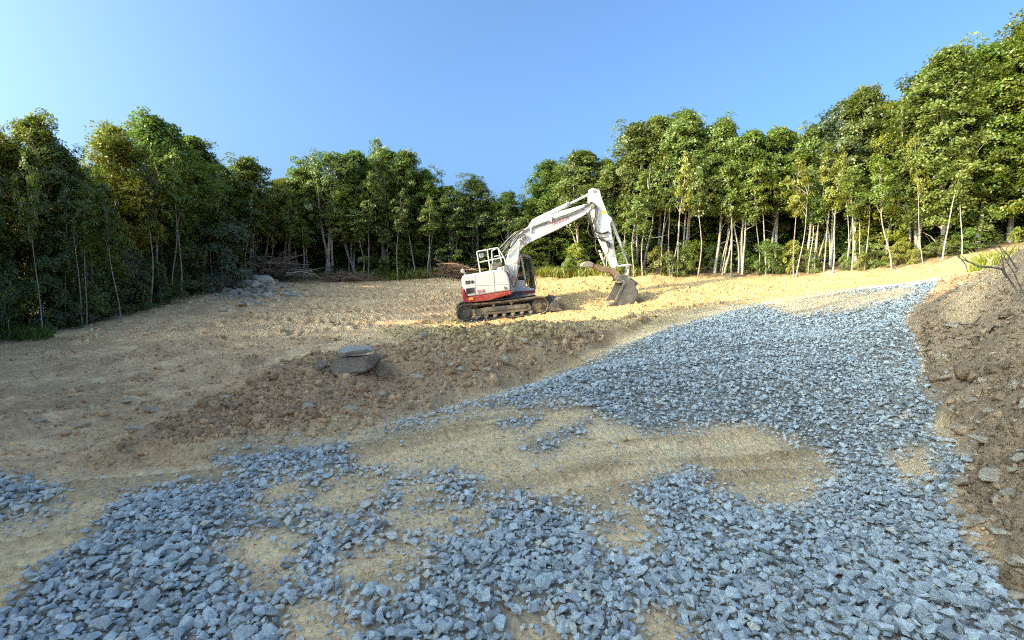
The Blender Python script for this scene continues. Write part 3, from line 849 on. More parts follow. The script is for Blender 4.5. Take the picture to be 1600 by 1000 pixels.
FRONT = [
    (-70, 185, 150, 'broad', 'mid', 1, 'green tree cut off by the left edge of the picture'),
    (14, 203, 120, 'broad', 'yellow', 2, 'yellowish tree at the left picture edge above dark shrubs'),
    (66, 184, 110, 'broad', 'yellow', 3, 'tall sunlit tree second in from the left picture edge'),
    (112, 232, 90, 'deep', 'dark', 4, 'dark tree in the dip left of the broad sunlit crown'),
    (146, 266, 80, 'deep', 'mid', 5, 'lower tree filling the dip between two tall left crowns'),
    (200, 196, 120, 'broad', 'yellow', 6, 'left half of the broad bright crown over the grey shrubs'),
    (262, 184, 140, 'broad', 'mid', 7, 'widest bright crown of the left wood above bare stems'),
    (316, 212, 90, 'tall', 'mid', 8, 'tree on the right shoulder of the widest left crown'),
    (352, 258, 75, 'tall', 'mid', 9, 'short tree just left of the brush pile with thin stems'),
    (392, 247, 90, 'tall', 'mid', 10, 'rounded green tree rising behind the brush pile'),
    (448, 278, 70, 'tall', 'yellow', 11, 'low yellow green tree left of the pale forked tree'),
    (477, 262, 66, 'tall', 'olive', 12, 'slim tree touching the left side of the forked tree'),
    (514, 240, 100, 'vase', 'olive', 13, 'pale forked tree with bare spreading limbs right of brush pile'),
    (553, 236, 76, 'tall', 'mid', 14, 'tree between the forked tree and the pointed one'),
    (600, 204, 92, 'conifer', 'olive', 15, 'pointed tree that tops the middle of the treeline'),
    (640, 238, 80, 'skirt', 'olive', 16, 'full tree on the right flank of the pointed tree'),
    (676, 268, 74, 'skirt', 'mid', 17, 'leafy tree reaching the ground left of the reddish brush'),
    (706, 292, 80, 'deep', 'dark', 18, 'dark tree above the reddish brush heap'),
    (745, 280, 86, 'deep', 'dark', 19, 'dark tree behind the handrail of the excavator'),
    (790, 302, 76, 'deep', 'dark', 20, 'dark tree behind the lower boom of the excavator'),
    (822, 314, 60, 'skirt', 'mid', 21, 'small bright tree above the middle of the boom'),
    (855, 250, 80, 'tall', 'mid', 22, 'sunlit tree over the raised boom left of its elbow'),
    (905, 238, 96, 'tall', 'olive', 23, 'tree rising right behind the elbow of the boom'),
    (946, 250, 66, 'tall', 'olive', 24, 'tree just right of the boom elbow with lower top'),
    (988, 194, 96, 'tall', 'olive', 25, 'first tall tree right of the bucket arm'),
    (1026, 180, 84, 'tall', 'olive', 26, 'tall slim tree with pale trunk right of the bucket arm'),
    (1070, 174, 92, 'tall', 'olive', 27, 'tallest of the trees behind the small spoil heap'),
    (1116, 186, 84, 'tall', 'olive', 28, 'tree with several pale parallel stems right of spoil heap'),
    (1160, 206, 84, 'tall', 'mid', 29, 'leafy tree above the middle of the sunlit strip'),
    (1212, 200, 96, 'tall', 'mid', 30, 'full green tree left of the dark gap on the right'),
    (1258, 196, 80, 'tall', 'olive', 31, 'tree with slanting pale trunk below the step in the skyline'),
    (1300, 160, 92, 'tall', 'dull', 32, 'greyish tree at the step where the skyline rises'),
    (1336, 136, 90, 'tall', 'olive', 33, 'tall tree above a cluster of thin pale stems on the right'),
    (1380, 160, 100, 'skirt', 'yellow', 34, 'yellow tinged tree standing forward on the right'),
    (1430, 104, 120, 'tall', 'olive', 35, 'tall tree with one clean pale trunk near the right end'),
    (1472, 78, 128, 'skirt', 'olive', 36, 'high dense crown above the clean pale trunk'),
    (1522, 70, 124, 'skirt', 'mid', 37, 'dense layered tree over the bright grass on the right'),
    (1572, 44, 130, 'skirt', 'yellow', 38, 'bright layered tree beside the right picture edge'),
    (1632, 28, 150, 'skirt', 'mid', 39, 'tallest dense tree cut by the right picture edge'),
    (1705, 10, 160, 'skirt', 'mid', 40, 'dense tree beyond the right picture edge'),
]
for px, ty, w, kd, lm, v, lb in FRONT:
    plant_px('broadleaf_tree' if kd != 'conifer' else 'pointed_tree', 'tree', px, ty, w * 1.12, kd, lm, v, lb, None, random.uniform(0.4, 1.4))

SKY_X = [p[0] for p in FRONT]; SKY_Y = [p[1] for p in FRONT]
ZONES = [(180, 'by the left picture edge'), (335, 'under the broad bright left crowns'), (482, 'round the large brush pile'), (700, 'by the forked and the pointed tree'), (960, 'behind the excavator'),
         (1160, 'behind the spoil heap right of the bucket'), (1345, 'below the step of the right skyline'), (9999, 'above the spoil mound at right')]
def section(px):
    return next(z for lim, z in ZONES if px < lim)
for row, (dY, step) in enumerate([(2.6, 50), (4.8, 54), (7.6, 66), (11.0, 80)]):
    px = -150 + row * 17
    while px < 1800:
        q = px + random.uniform(-14, 14)
        s = section(q)
        top = float(np.interp(q, SKY_X, SKY_Y)) + random.uniform(16, 62) + row * 3
        plant_px('broadleaf_tree', 'tree', q, top, step * 1.9, random.choice(['deep', 'skirt']), random.choice(['dark', 'mid', 'olive', 'dark']), random.choice([4, 18, 19, 20, 30, 37]),
                 'tree deep in the wood ' + s,
                 'trees deep in the wood ' + s, dY + random.uniform(-.6, .6), bark='pale' if random.random() < .5 else 'brown')
        px += step

# slender pale stems standing along the edge of the wood
STEMS_ALL = [8, 60, 98, 130, 185, 232, 251, 266, 281, 334, 345, 368, 386, 402, 420, 455, 466, 474, 556, 566, 576, 606, 622, 650, 668, 948, 962, 975, 990, 1004, 1032, 1047, 1058, 1090, 1128, 1142, 1186, 1196, 1240, 1262, 1272, 1286, 1300, 1322, 1330, 1345, 1361, 1392, 1440, 1449, 1470, 1500, 1536]
STEMS = [p for k, p in enumerate(STEMS_ALL) if not (p > 1340 and k % 3 == 1)]
for i, px in enumerate(STEMS):
    s = section(px)
    top = float(np.interp(px, SKY_X, SKY_Y)); b = 440
    ty = top + (b - top) * random.uniform(.18, .5)
    plant_px('slender_sapling', 'sapling', px, ty, random.uniform(34, 60), 'sapling', random.choice(['mid', 'yellow', 'olive']) if px > 400 else random.choice(['dark', 'mid']), i % 7,
             'thin pale stemmed sapling at the wood edge ' + s,
             'saplings at the wood edge ' + s, random.uniform(-.75, .1), (random.uniform(-.08, .08), random.uniform(-.12, .12)))

# shrubs at the foot of the wood
for i in range(66):
    px = -120 + i * 28.5 + random.uniform(-11, 11)
    if 705 < px < 760 or 365 < px < 470:
        continue
    s = section(px)
    hpx = random.uniform(35, 150) if px < 340 else random.uniform(14, 48)
    bpy_ = np.interp(px, [-200, 0, 250, 340, 430, 1480, 1700], [560, 530, 485, 452, 440, 410, 380])
    lm = random.choice(['dark', 'dull', 'dark']) if px < 340 else random.choice(['mid', 'yellow', 'olive', 'mid'])
    plant_px('leafy_shrub', 'shrub', px, bpy_ - hpx, min(hpx, 90) * random.uniform(0.9, 1.5), 'shrub', lm, i % 5,
             ('dark' if px < 335 else 'low green') + ' shrub under the trees ' + s,
             'shrubs under the trees ' + s, random.uniform(-.3, 1.4), bark='brown')

for i in range(26):
    px = 1290 + i * 19 + random.uniform(-6, 6)
    bpy_ = np.interp(px, [1290, 1480, 1700], [428, 405, 375]); hpx = random.uniform(70, 130)
    plant_px('leafy_shrub', 'shrub', px, bpy_ - hpx, hpx * .9, 'shrub', random.choice(['dark', 'mid', 'olive']), i % 5, 'tall shrub in the shade behind the pale stems on the right',
             'tall shrubs inside the right wood', random.uniform(1.8, 4.2), bark='brown')

# the wood goes on outside the frame to the left and behind: it shades the foreground
def side_wood():
    r = np.random.default_rng(3)
    acc = Acc()
    spots = []
    for k in range(44):
        y = -16 + k * 0.62 + r.uniform(-.3, .3)
        spots.append((min(-11.0, -y * 1.12 - 3.2) - (k % 3) * 2.2 + r.uniform(-.5, .5), y, r.uniform(9.8, 12.0)))
    for x, y, h in spots:
        if y > 6.2: h *= .55
        z0 = base_z(x, y)[0]
        n = 1500
        f = r.uniform(.05, 1, n); w = 1.9 * np.minimum(1, (1 - f) * 2.4 + .1) ** .7 * np.sqrt(r.random(n)); a = r.uniform(0, 6.28, n)
        cen = np.stack([x + w * np.cos(a), y + w * np.sin(a), z0 + f * h], 1)
        V, F = leaves(cen, np.array([0, 0, .6]) + r.normal(0, .5, (n, 3)), r, .46, .34); acc.add(V, F)
        V, F = tube(np.array([[x, y, z0 - .2], [x + .1, y, z0 + h * .5], [x, y + .1, z0 + h * .95]]), [.14, .1, .03], 6); acc.add(V, F)
    o = link('woodland', acc.mesh('woodland', False), M_LEAF['mid'])
    tag(o, 'the wood going on to the left of the clearing', None, None, 'stuff')
side_wood()

# ------------------------------------------------------------------ the excavator
M_WHITE = paint_material('white_paint', (.60, .61, .59), 0.42, 0.5)
M_RED = paint_material('red_paint', (.30, .022, .022), 0.42, 0.35)
M_BLACK = paint_material('black_rubber', (.02, .02, .02), 0.6, 0.25)
M_DARK = paint_material('dark_grey_steel', (.06, .06, .058), 0.55, 0.6)
M_TRACK = paint_material('muddy_track_steel', (.085, .07, .055), 0.75, 0.9, (.30, .235, .155))
M_STEEL = paint_material('worn_grey_steel', (.20, .19, .17), 0.5, 0.7)
M_BUCKET = paint_material('scuffed_bucket_steel', (.10, .098, .092), 0.5, 0.7, (.26, .24, .20))
M_RUSTY = paint_material('rusty_steel', (.20, .12, .075), 0.7, 0.7, (.36, .30, .23))
M_CHROME = paint_material('cylinder_rod', (.62, .62, .60), 0.25, 0.15, metal=0.6)
M_AMBER = paint_material('amber_lens', (.75, .32, .04), 0.25, 0.15)
M_YELLOW = paint_material('yellow_sticker', (.80, .66, .03), 0.5, 0.1)
M_REDTXT = paint_material('red_lettering', (.50, .05, .045), 0.5, 0.05)
M_SEAM = paint_material('dark_seam', (.10, .10, .10), 0.7, 0.1)
def glass_material():
    m = bpy.data.materials.new('cab_glass'); m.use_nodes = True
    nt = m.node_tree; nt.nodes.remove(nt.nodes['Principled BSDF'])
    tr = N(nt, 'ShaderNodeBsdfTransparent'); tr.inputs[0].default_value = (.62, .66, .63, 1)
    gl = N(nt, 'ShaderNodeBsdfGlossy', Roughness=0.03)
    fr = N(nt, 'ShaderNodeFresnel', IOR=1.5)
    mx = N(nt, 'ShaderNodeMixShader')
    nt.links.new(fr.outputs[0], mx.inputs[0]); nt.links.new(tr.outputs[0], mx.inputs[1]); nt.links.new(gl.outputs[0], mx.inputs[2])
    nt.links.new(mx.outputs[0], nt.nodes['Material Output'].inputs['Surface'])
    return m
M_GLASS = glass_material()

def fa(x, y): return (690 + x * 340 / 1417, 280 + y * 240 / 1000)      # measured on enlargement A
def fb(x, y): return (700 + x * 190 / 1267, 360 + y * 150 / 1000)      # measured on enlargement B

p_r = P(735, 503.5, 19.9); p_f = P(868, 489, 20.3)
E1 = p_f - p_r; E1 /= np.linalg.norm(E1)
E2 = np.cross([0, 0, 1.0], E1); E2 /= np.linalg.norm(E2)
E3 = np.cross(E1, E2)
EO = (p_r + p_f) / 2 + E2 * 1.25
CAMP = np.array([0, 0, CAM_H])

def lx(pt, y):
    """Machine coordinates (x, z) of a photograph point lying in the machine's upright plane y."""
    d = P(pt[0], pt[1], 10.0) - CAMP
    q = EO + E2 * y
    t = np.dot(q - CAMP, E2) / np.dot(d, E2)
    w = CAMP + d * t - EO
    return (float(np.dot(w, E1)), float(np.dot(w, E3)))

def LA(y, *pts): return [lx(fa(*p), y) for p in pts]
def LB(y, *pts): return [lx(fb(*p), y) for p in pts]

EXC = empty('excavator')
EXC.matrix_world = Matrix([[E1[0], E2[0], E3[0], EO[0]], [E1[1], E2[1], E3[1], EO[1]], [E1[2], E2[2], E3[2], EO[2]], [0, 0, 0, 1]])
tag(EXC, 'white and red tracked excavator with raised boom and bucket resting on the dirt', 'excavator')

def finish(name, bm, m, parent, bevel=0.0, seg=2, smooth=False):
    bmesh.ops.recalc_face_normals(bm, faces=bm.faces)
    me = bpy.data.meshes.new(name); bm.to_mesh(me); bm.free()
    if smooth:
        for p in me.polygons: p.use_smooth = True
    o = link(name, me, m, parent)
    if bevel:
        b = o.modifiers.new('bevel', 'BEVEL'); b.width = bevel; b.segments = seg; b.limit_method = 'ANGLE'; b.angle_limit = R(35)
    return o

def prism_bm(bm, poly, y0, y1):
    a = [bm.verts.new((x, y0, z)) for x, z in poly]; b = [bm.verts.new((x, y1, z)) for x, z in poly]
    n = len(poly)
    bm.faces.new(a); bm.faces.new(b[::-1])
    for i in range(n):
        bm.faces.new((a[i], b[i], b[(i + 1) % n], a[(i + 1) % n]))
    return bm

def prism(name, poly, y0, y1, m, parent=None, bevel=0.012, seg=2):
    return finish(name, prism_bm(bmesh.new(), poly, y0, y1), m, EXC if parent is None else parent, bevel, seg)

def cyl_bm(bm, a, b, r0, r1=None, n=14):
    a, b = Vector(a), Vector(b)
    q = (b - a).to_track_quat('Z', 'Y').to_matrix().to_4x4(); q.translation = (a + b) / 2
    bmesh.ops.create_cone(bm, cap_ends=True, segments=n, radius1=r0, radius2=r0 if r1 is None else r1, depth=(b - a).length, matrix=q)
    return bm

def cyl(name, a, b, r0, m, parent=None, r1=None, n=14, bevel=0.0):
    return finish(name, cyl_bm(bmesh.new(), a, b, r0, r1, n), m, EXC if parent is None else parent, bevel)

def hose(name, pts, r0, m, parent=None, sub=5, sides=6):
    p = np.array(pts, float)
    out = []
    for i in range(len(p) - 1):                                    # smooth curve through the points
        p0, p1, p2, p3 = p[max(i - 1, 0)], p[i], p[i + 1], p[min(i + 2, len(p) - 1)]
        for t in np.arange(sub) / sub:
            out.append(0.5 * (2 * p1 + (p2 - p0) * t + (2 * p0 - 5 * p1 + 4 * p2 - p3) * t ** 2 + (3 * p1 - p0 - 3 * p2 + p3) * t ** 3))
    out.append(p[-1])
    V, F = tube(np.array(out), np.full(len(out), r0), sides)
    return link(name, mesh_np(name, V, F, None, True), m, EXC if parent is None else parent)

def bar(name, pts, r0, m, parent=None):
    bm = bmesh.new()
    for a, b in zip(pts[:-1], pts[1:]): cyl_bm(bm, a, b, r0, None, 8)
    return finish(name, bm, m, EXC if parent is None else parent)

def v3(xz, y): return (xz[0], y, xz[1])

def excavator():
    # --- undercarriage
    cr = LB(-1.25, (188, 882))[0]; cf = LB(-1.25, (955, 775))[0]
    rw = 0.33
    xr, xf = cr[0], cf[0]
    zc = rw + 0.03
    for s in (-1, 1):
        y0, y1 = (-1.25, -0.78) if s < 0 else (0.78, 1.25)
        # chain of shoes laid round the two wheels
        bm = bmesh.new()
        L = xf - xr; per = 2 * L + 2 * math.pi * rw; n = 46
        for k in range(n):
            d = per * k / n
            if d < L: x, z, a = xr + d, zc - rw, 0
            elif d < L + math.pi * rw:
                a = (d - L) / rw; x, z = xf + rw * math.sin(a), zc - rw * math.cos(a); a = a
            elif d < 2 * L + math.pi * rw: x, z, a = xf - (d - L - math.pi * rw), zc + rw, math.pi
            else:
                a = math.pi + (d - 2 * L - math.pi * rw) / rw; x, z = xr + rw * math.sin(a), zc - rw * math.cos(a)
            sag = -0.035 * math.sin(math.pi * (x - xr) / L) if (z > zc + rw * .95) else 0
            M4 = Matrix.Translation((x, (y0 + y1) / 2, z + sag)) @ Matrix.Rotation(-a, 4, 'Y')
            w = per / n
            bmesh.ops.create_cube(bm, size=1, matrix=M4 @ Matrix.Diagonal((w * .86, y1 - y0, 0.03, 1)))
            for gx_ in (-.3, .05, .36):
                bmesh.ops.create_cube(bm, size=1, matrix=M4 @ Matrix.Translation((w * gx_, 0, -.025)) @ Matrix.Diagonal((w * .12, (y1 - y0) * .98, 0.03, 1)))
            bmesh.ops.create_cube(bm, size=1, matrix=M4 @ Matrix.Translation((0, 0, .045)) @ Matrix.Diagonal((w * .98, .16, 0.07, 1)))
        t = finish('track', bm, M_TRACK, EXC); t['kind'] = 'stuff'
        ym = (y0 + y1) / 2
        yo = y0 if s < 0 else y1
        o = yo + (0.06 if s < 0 else -0.06)
        w1 = cyl('drive_sprocket', (xr, ym - .12, zc), (xr, ym + .12, zc), rw * .86, M_TRACK, n=22)
        cyl('hub', (xr, o, zc), (xr, ym, zc), rw * .50, M_TRACK, w1, rw * .55, 18)
        w2 = cyl('idler_wheel', (xf, ym - .10, zc), (xf, ym + .10, zc), rw * .86, M_TRACK, n=22)
        cyl('hub', (xf, o, zc), (xf, ym, zc), rw * .34, M_TRACK, w2, n=14)
        prism('track_frame', [(xr + rw * 1.15, zc - .14), (xr + rw * 1.1, zc + .10), (xr + .9, zc + .15), (xf - rw * 1.2, zc + .12), (xf - rw * .9, zc - .04), (xf - rw * 1.2, zc - .16)], o, ym + (.18 if s < 0 else -.18), M_TRACK)
        prism('frame_guard', [(xr + .75, zc - .02), (xr + .78, zc + .09), (xf - .55, zc + .09), (xf - .52, zc - .02)], o - (.03 if s < 0 else -.03), o, M_DARK, None, .008)
        for k in range(7):
            x = xr + (k + .85) * (xf - xr) / 8.2 + .12
            rl = cyl('track_roller', (x, o + (.02 if s < 0 else -.02), zc - .21), (x, ym - (-.16 if s < 0 else .16), zc - .21), .085, M_STEEL, n=14)
            cyl('roller_cap', (x, o - (.02 if s < 0 else -.02), zc - .21), (x, o + (.02 if s < 0 else -.02), zc - .21), .04, M_STEEL, rl, n=10)
        for k in (.38, .62):
            x = xr + k * (xf - xr)
            cyl('carrier_roller', (x, o, zc + .22), (x, ym, zc + .22), .06, M_STEEL, n=12)
    prism('car_body', [(xr + .9, .30), (xr + .75, .52), (xr + 1.1, .72), (xf - 1.0, .72), (xf - .7, .52), (xf - .9, .30)], -.82, .82, M_TRACK)
    cyl('slewing_ring', (0, 0, .68), (0, 0, .90), .58, M_DARK, n=28)
    # --- dozer blade
    ya = -1.2
    prof = LB(ya, (1182, 700), (1158, 716), (1150, 760), (1160, 800), (1192, 832), (1172, 836), (1144, 804), (1132, 760), (1140, 714), (1172, 694))
    bl = prism('dozer_blade', prof, -1.25, 1.25, M_DARK, None, .006)
    for s in (-1, 1):
        prism('blade_end_plate', LB(ya, (1025, 838), (1062, 762), (1140, 716), (1135, 760), (1150, 808), (1172, 832)), s * 1.20 - .02, s * 1.20 + .02, M_DARK, bl, .004)
        prism('push_arm', LB(ya, (930, 800), (1120, 745), (1150, 790), (930, 850)), s * .6 - .07, s * .6 + .07, M_DARK)
    # --- upper structure
    yn = -1.2
    hood = LB(yn, (166, 606), (152, 560), (150, 520), (160, 480), (182, 466), (300, 446), (470, 418), (545, 404), (585, 412), (615, 440), (636, 490), (648, 560), (655, 627), (430, 662), (206, 694))
    prism('engine_hood', hood, -1.2, 1.18, M_WHITE, None, .075, 4)
    # lower red band with rounded tail
    prism('red_skirt', LB(yn, (160, 604), (204, 697), (430, 665), (657, 630), (664, 664), (430, 730), (215, 753), (172, 745), (152, 660)), -1.215, 1.2, M_RED, None, .03, 3)
    prism('rear_corner', LB(yn, (150, 604), (166, 606), (206, 694), (203, 740), (168, 742), (152, 680)), -1.19, 1.17, M_RED, None, .03, 3)
    prism('deck_frame', LB(-.9, (420, 725), (690, 690), (900, 656), (900, 672), (690, 712), (430, 750)), -.95, .95, M_DARK)
    # side panel creases, seam, grilles, lamp
    prism('panel_crease', LB(yn, (286, 566), (640, 552), (640, 560), (286, 576)), -1.212, -1.19, M_WHITE, None, .005)
    prism('panel_seam', LB(yn, (474, 428), (479, 428), (494, 648), (488, 649)), -1.203, -1.19, M_SEAM, None, 0)
    prism('panel_seam', LB(yn, (278, 462), (282, 462), (286, 678), (282, 679)), -1.203, -1.19, M_SEAM, None, 0)
    for name, q in (('air_grille', [(184, 606), (272, 594), (278, 650), (196, 664)]), ('vent_opening', [(180, 528), (228, 520), (232, 556), (184, 562)]), ('vent_opening', [(240, 522), (264, 520), (270, 550), (244, 554)])):
        poly = LB(yn, *q)
        g = prism(name, poly, -1.210, -1.18, M_BLACK, None, .004)
        n = 5 if name == 'air_grille' else 3
        for k in range(n):
            f0, f1 = (k + .35) / n, (k + .6) / n
            a, b, c_, d = [np.array(p) for p in poly]
            prism('grille_slat', [tuple(a + (d - a) * f0), tuple(b + (c_ - b) * f0), tuple(b + (c_ - b) * f1), tuple(a + (d - a) * f1)], -1.218, -1.209, M_DARK, g, 0)
    prism('side_lamp', LB(yn, (216, 704), (262, 696), (268, 722), (220, 730)), -1.24, -1.2, M_AMBER, None, .008)
    prism('door_latch', LB(yn, (586, 585), (594, 584), (596, 612), (588, 613)), -1.225, -1.19, M_BLACK, None, .004)
    prism('filler_lock', LB(yn, (604, 592), (612, 591), (613, 606), (605, 607)), -1.22, -1.19, M_BLACK, None, .004)
    prism('top_vent', LB(-1.0, (232, 470), (276, 462), (278, 474), (234, 482)), -1.0, -.55, M_DARK, None, .01)
    a = LB(-.8, (520, 408), (520, 388), (566, 382), (566, 404))
    prism('tank_cap', a, -.9, -.6, M_WHITE, None, .03, 3)
    prism('engine_top_box', LB(-.2, (448, 410), (452, 345), (560, 330), (572, 400)), -.35, .35, M_DARK, None, .03)
    e = LB(-.1, (522, 352), (516, 318))
    cyl('exhaust_stack', v3(LB(-.1, (500, 405))[0], -.1), v3(LB(-.1, (492, 330))[0], -.1), .06, M_DARK)
    prism('storage_box', LB(-1.0, (575, 420), (572, 372), (612, 368), (640, 430), (640, 500), (618, 440)), -1.12, -.35, M_STEEL, None, .03)
    # beacon lamp or mirror on a stalk at the tail
    b0, b1 = LB(-1.0, (184, 470))[0], LB(-1.0, (168, 425))[0]
    mr = bar('mirror_stalk', [v3(b0, -1.0), v3(b1, -1.0)], .018, M_WHITE)
    c0 = LB(-1.0, (150, 421))[0]
    cyl('round_mirror', (c0[0] + .04, -1.03, c0[1]), (c0[0] - .02, -.98, c0[1]), .085, M_WHITE, mr, .075, 20, .015)
    # handrail
    for y in (-.95, ):
        p = {k: v3(LB(y, q)[0], y) for k, q in dict(a=(336, 436), b=(301, 222), c=(520, 180), d=(585, 285), e=(606, 352), f=(410, 204), g=(440, 420), h=(321, 334), i=(428, 312), j=(580, 280)).items()}
        bar('handrail', [p['a'], p['b'], p['c'], p['d'], p['e']], .026, M_WHITE)
        bar('rail_post', [p['f'], p['g']], .024, M_WHITE)
        bar('mid_rail', [p['h'], p['i'], p['j']], .024, M_WHITE)
    y = -.1
    p = {k: v3(LB(y, q)[0], y) for k, q in dict(a=(470, 400), b=(455, 215), c=(520, 180), d=(560, 330), e=(480, 272), f=(545, 260)).items()}
    bar('handrail', [p['a'], p['b'], p['c'], p['d']], .022, M_WHITE)
    bar('mid_rail', [p['e'], p['f']], .022, M_WHITE)
    sg = prism('work_lamp_box', LB(-.85, (326, 240), (368, 232), (372, 274), (358, 284), (334, 286)), -.90, -.72, M_WHITE, None, .02)
    # --- cab on the far side
    yc, yf = .12, 1.18
    prism('cab_lower_panel', LB(yc, (690, 640), (668, 560), (690, 520), (800, 514), (815, 575), (845, 600), (905, 602), (910, 622)), yc, yf, M_WHITE, None, .02)
    prism('cab_sill', LB(yc, (690, 645), (910, 622), (912, 652), (830, 655), (695, 678)), yc - .02, yf, M_RED, None, .02)
    prism('cab_roof', LB(yc, (742, 262), (752, 240), (790, 242), (850, 262), (872, 288), (868, 298), (820, 280)), yc - .02, yf + .02, M_STEEL, None, .02)
    for y in (yc, yf):
        e_ = .03
        q = {k: LB(yc, p_)[0] for k, p_ in dict(a=(700, 520), b=(752, 258), c=(806, 516), d=(762, 262), e=(905, 604), f=(868, 290), g=(852, 598), h=(818, 316)).items()}
        bar('cab_pillar', [v3(q['a'], y), v3(q['b'], y)], .045, M_WHITE)
        bar('cab_pillar', [v3(q['c'], y), v3(q['d'], y)], .035, M_WHITE)
        bar('cab_pillar', [v3(q['e'], y), v3(q['f'], y)], .035, M_DARK)
        prism('cab_window', [q['a'], q['b'], q['d'], q['c']], y - .004, y + .004, M_GLASS, None, 0)
        w = prism('door_window', [q['c'], q['d'], q['f'], q['e']], y - .004, y + .004, M_GLASS, None, 0)
        bar('window_gasket', [v3(k, y) for k in LB(yc, (826, 560), (800, 430), (776, 300), (800, 288), (850, 306), (866, 370), (888, 520), (886, 585), (860, 592), (836, 582), (826, 560))], .018, M_DARK, w)
    prism('windscreen', LB(yc, (904, 604), (868, 290), (872, 290), (908, 604)), yc + .04, yf - .04, M_GLASS, None, 0)
    prism('rear_window', LB(yc, (694, 520), (746, 258), (750, 258), (698, 520)), yc + .04, yf - .04, M_GLASS, None, 0)
    bar('front_guard_rail', [v3(k, yc + .1) for k in LB(yc, (912, 615), (925, 560), (906, 450), (890, 380))], .012, M_DARK)
    st = prism('operator_seat', LB(.65, (735, 560), (735, 500), (800, 490), (805, 555)), .4, .9, M_BLACK, None, .03)
    prism('seat_back', LB(.65, (728, 505), (742, 380), (764, 380), (758, 500)), .42, .88, M_BLACK, st, .03)
    bar('control_lever', [v3(LB(.5, (830, 560))[0], .5), v3(LB(.5, (822, 470))[0], .5)], .015, M_BLACK)
    # --- boom
    boom = LA(-.22, (428, 640), (418, 560), (440, 470), (472, 388), (530, 335), (590, 288), (640, 262), (780, 206), (935, 161), (962, 160), (978, 176), (976, 192), (955, 220), (905, 249), (760, 326), (580, 410), (535, 438), (508, 470), (492, 540), (478, 640))
    bo = prism('boom', boom, -.2, .2, M_WHITE, None, .02)
    prism('boom_bracket', LB(-.45, (655, 645), (650, 560), (640, 380), (615, 300), (640, 290), (668, 330), (690, 500), (690, 640)), -.47, -.40, M_WHITE, None, .012)
    prism('boom_bracket', LB(-.45, (655, 645), (650, 560), (640, 380), (615, 300), (640, 290), (668, 330), (690, 500), (690, 640)), .30, .37, M_WHITE, None, .012)
    bar('hose_guard', [v3(k, -.52) for k in LB(-.52, (672, 570), (668, 500), (682, 478), (704, 482), (712, 520), (706, 574), (688, 590), (672, 570))], .03, M_STEEL)
    for s in (-1, 1):
        y = s * .34
        a, b, c_ = LB(-.34, (690, 545))[0], LB(-.34, (684, 300))[0], LB(-.34, (750, 110))[0]
        a, b, c_ = [np.array(k) for k in (a, b, c_)]
        d = (c_ - a) / np.linalg.norm(c_ - a); b = a + d * np.linalg.norm(b - a) * .86
        cb = cyl('boom_cylinder', v3(a, y), v3(b, y), .085, M_STEEL if s > 0 else M_WHITE, n=18)
        cyl('cylinder_rod', v3(b, y), v3(c_, y), .048, M_CHROME, cb)
        cyl('cylinder_collar', v3(b - d * .06, y), v3(b + d * .05, y), .10, M_STEEL, cb, n=18)
    c_ = LB(-.34, (750, 110))[0]
    cyl('boom_pin', (c_[0], -.46, c_[1]), (c_[0], .46, c_[1]), .075, M_WHITE, n=16)
    cyl('pin_cap', (c_[0], -.48, c_[1]), (c_[0], -.455, c_[1]), .05, M_DARK, n=12)
    # stick cylinder on top of the boom
    br_ = prism('cylinder_bracket', LA(0, (565, 305), (592, 262), (618, 252), (632, 262), (628, 276), (680, 262), (640, 280)), -.11, .11, M_WHITE, None, .012)
    a, b, c_ = [np.array(k) for k in LA(0, (610, 266), (826, 164), (986, 84))]
    d = (c_ - a) / np.linalg.norm(c_ - a)
    cb = cyl('stick_cylinder', v3(a + d * .05, 0), v3(b, 0), .085, M_WHITE, n=18)
    cyl('cylinder_rod', v3(b, 0), v3(c_, 0), .05, M_CHROME, cb)
    cyl('cylinder_collar', v3(b - d * .10, 0), v3(b + d * .04, 0), .105, M_STEEL, cb, n=18)
    # pipes and hoses along the boom
    for k, (dz, y) in enumerate(((0, -.12), (.0, .02), (12, -.225), (24, -.225))):
        hose('hydraulic_pipe', [v3(q, y) for q in LA(y, (405, 458 + dz * .5), (440, 405 + dz), (500, 340 + dz), (600, 300 + dz * .6), (720, 250 + dz), (850, 204 + dz), (930, 168 + dz))], .017, M_DARK if k != 1 else M_STEEL)
    for k in range(5):
        o = k * 13
        hose('rubber_hose', [v3(q, -.05 - .05 * k) for q in LA(-.1, (380 + o * .6, 448 + o), (410 + o * .7, 415 + o), (452 + o * .6, 372 + o), (490 + o * .5, 340 + o * .6))], .02, M_BLACK if k % 2 else M_STEEL)
    for k, q in enumerate(((712, 252), (580, 322))):
        c0 = LA(-.2, q)[0]
        prism('pipe_clamp', [(c0[0] - .04, c0[1] - .16), (c0[0] + .02, c0[1] - .16), (c0[0] + .04, c0[1] + .05), (c0[0] - .02, c0[1] + .05)], -.25, -.2, M_WHITE, None, .006)
    c0 = LA(-.24, (530, 372))[0]
    bar('hose_fitting', [v3(q, -.26) for q in LA(-.26, (505, 395), (512, 368), (535, 358), (545, 372), (528, 392))], .03, M_DARK)
    # --- stick (dipper arm)
    stick = LA(-.18, (966, 88), (972, 62), (988, 56), (1030, 70), (1046, 128), (1086, 232), (1106, 248), (1112, 262), (1100, 290), (1106, 334), (1146, 545), (1150, 572), (1136, 584), (1118, 574), (1060, 450), (1000, 312), (962, 200))
    prism('dipper_arm', stick, -.17, .17, M_WHITE, None, .018)
    e = LA(0, (972, 178))[0]; cyl('elbow_pin', (e[0], -.26, e[1]), (e[0], .26, e[1]), .085, M_STEEL, n=16)
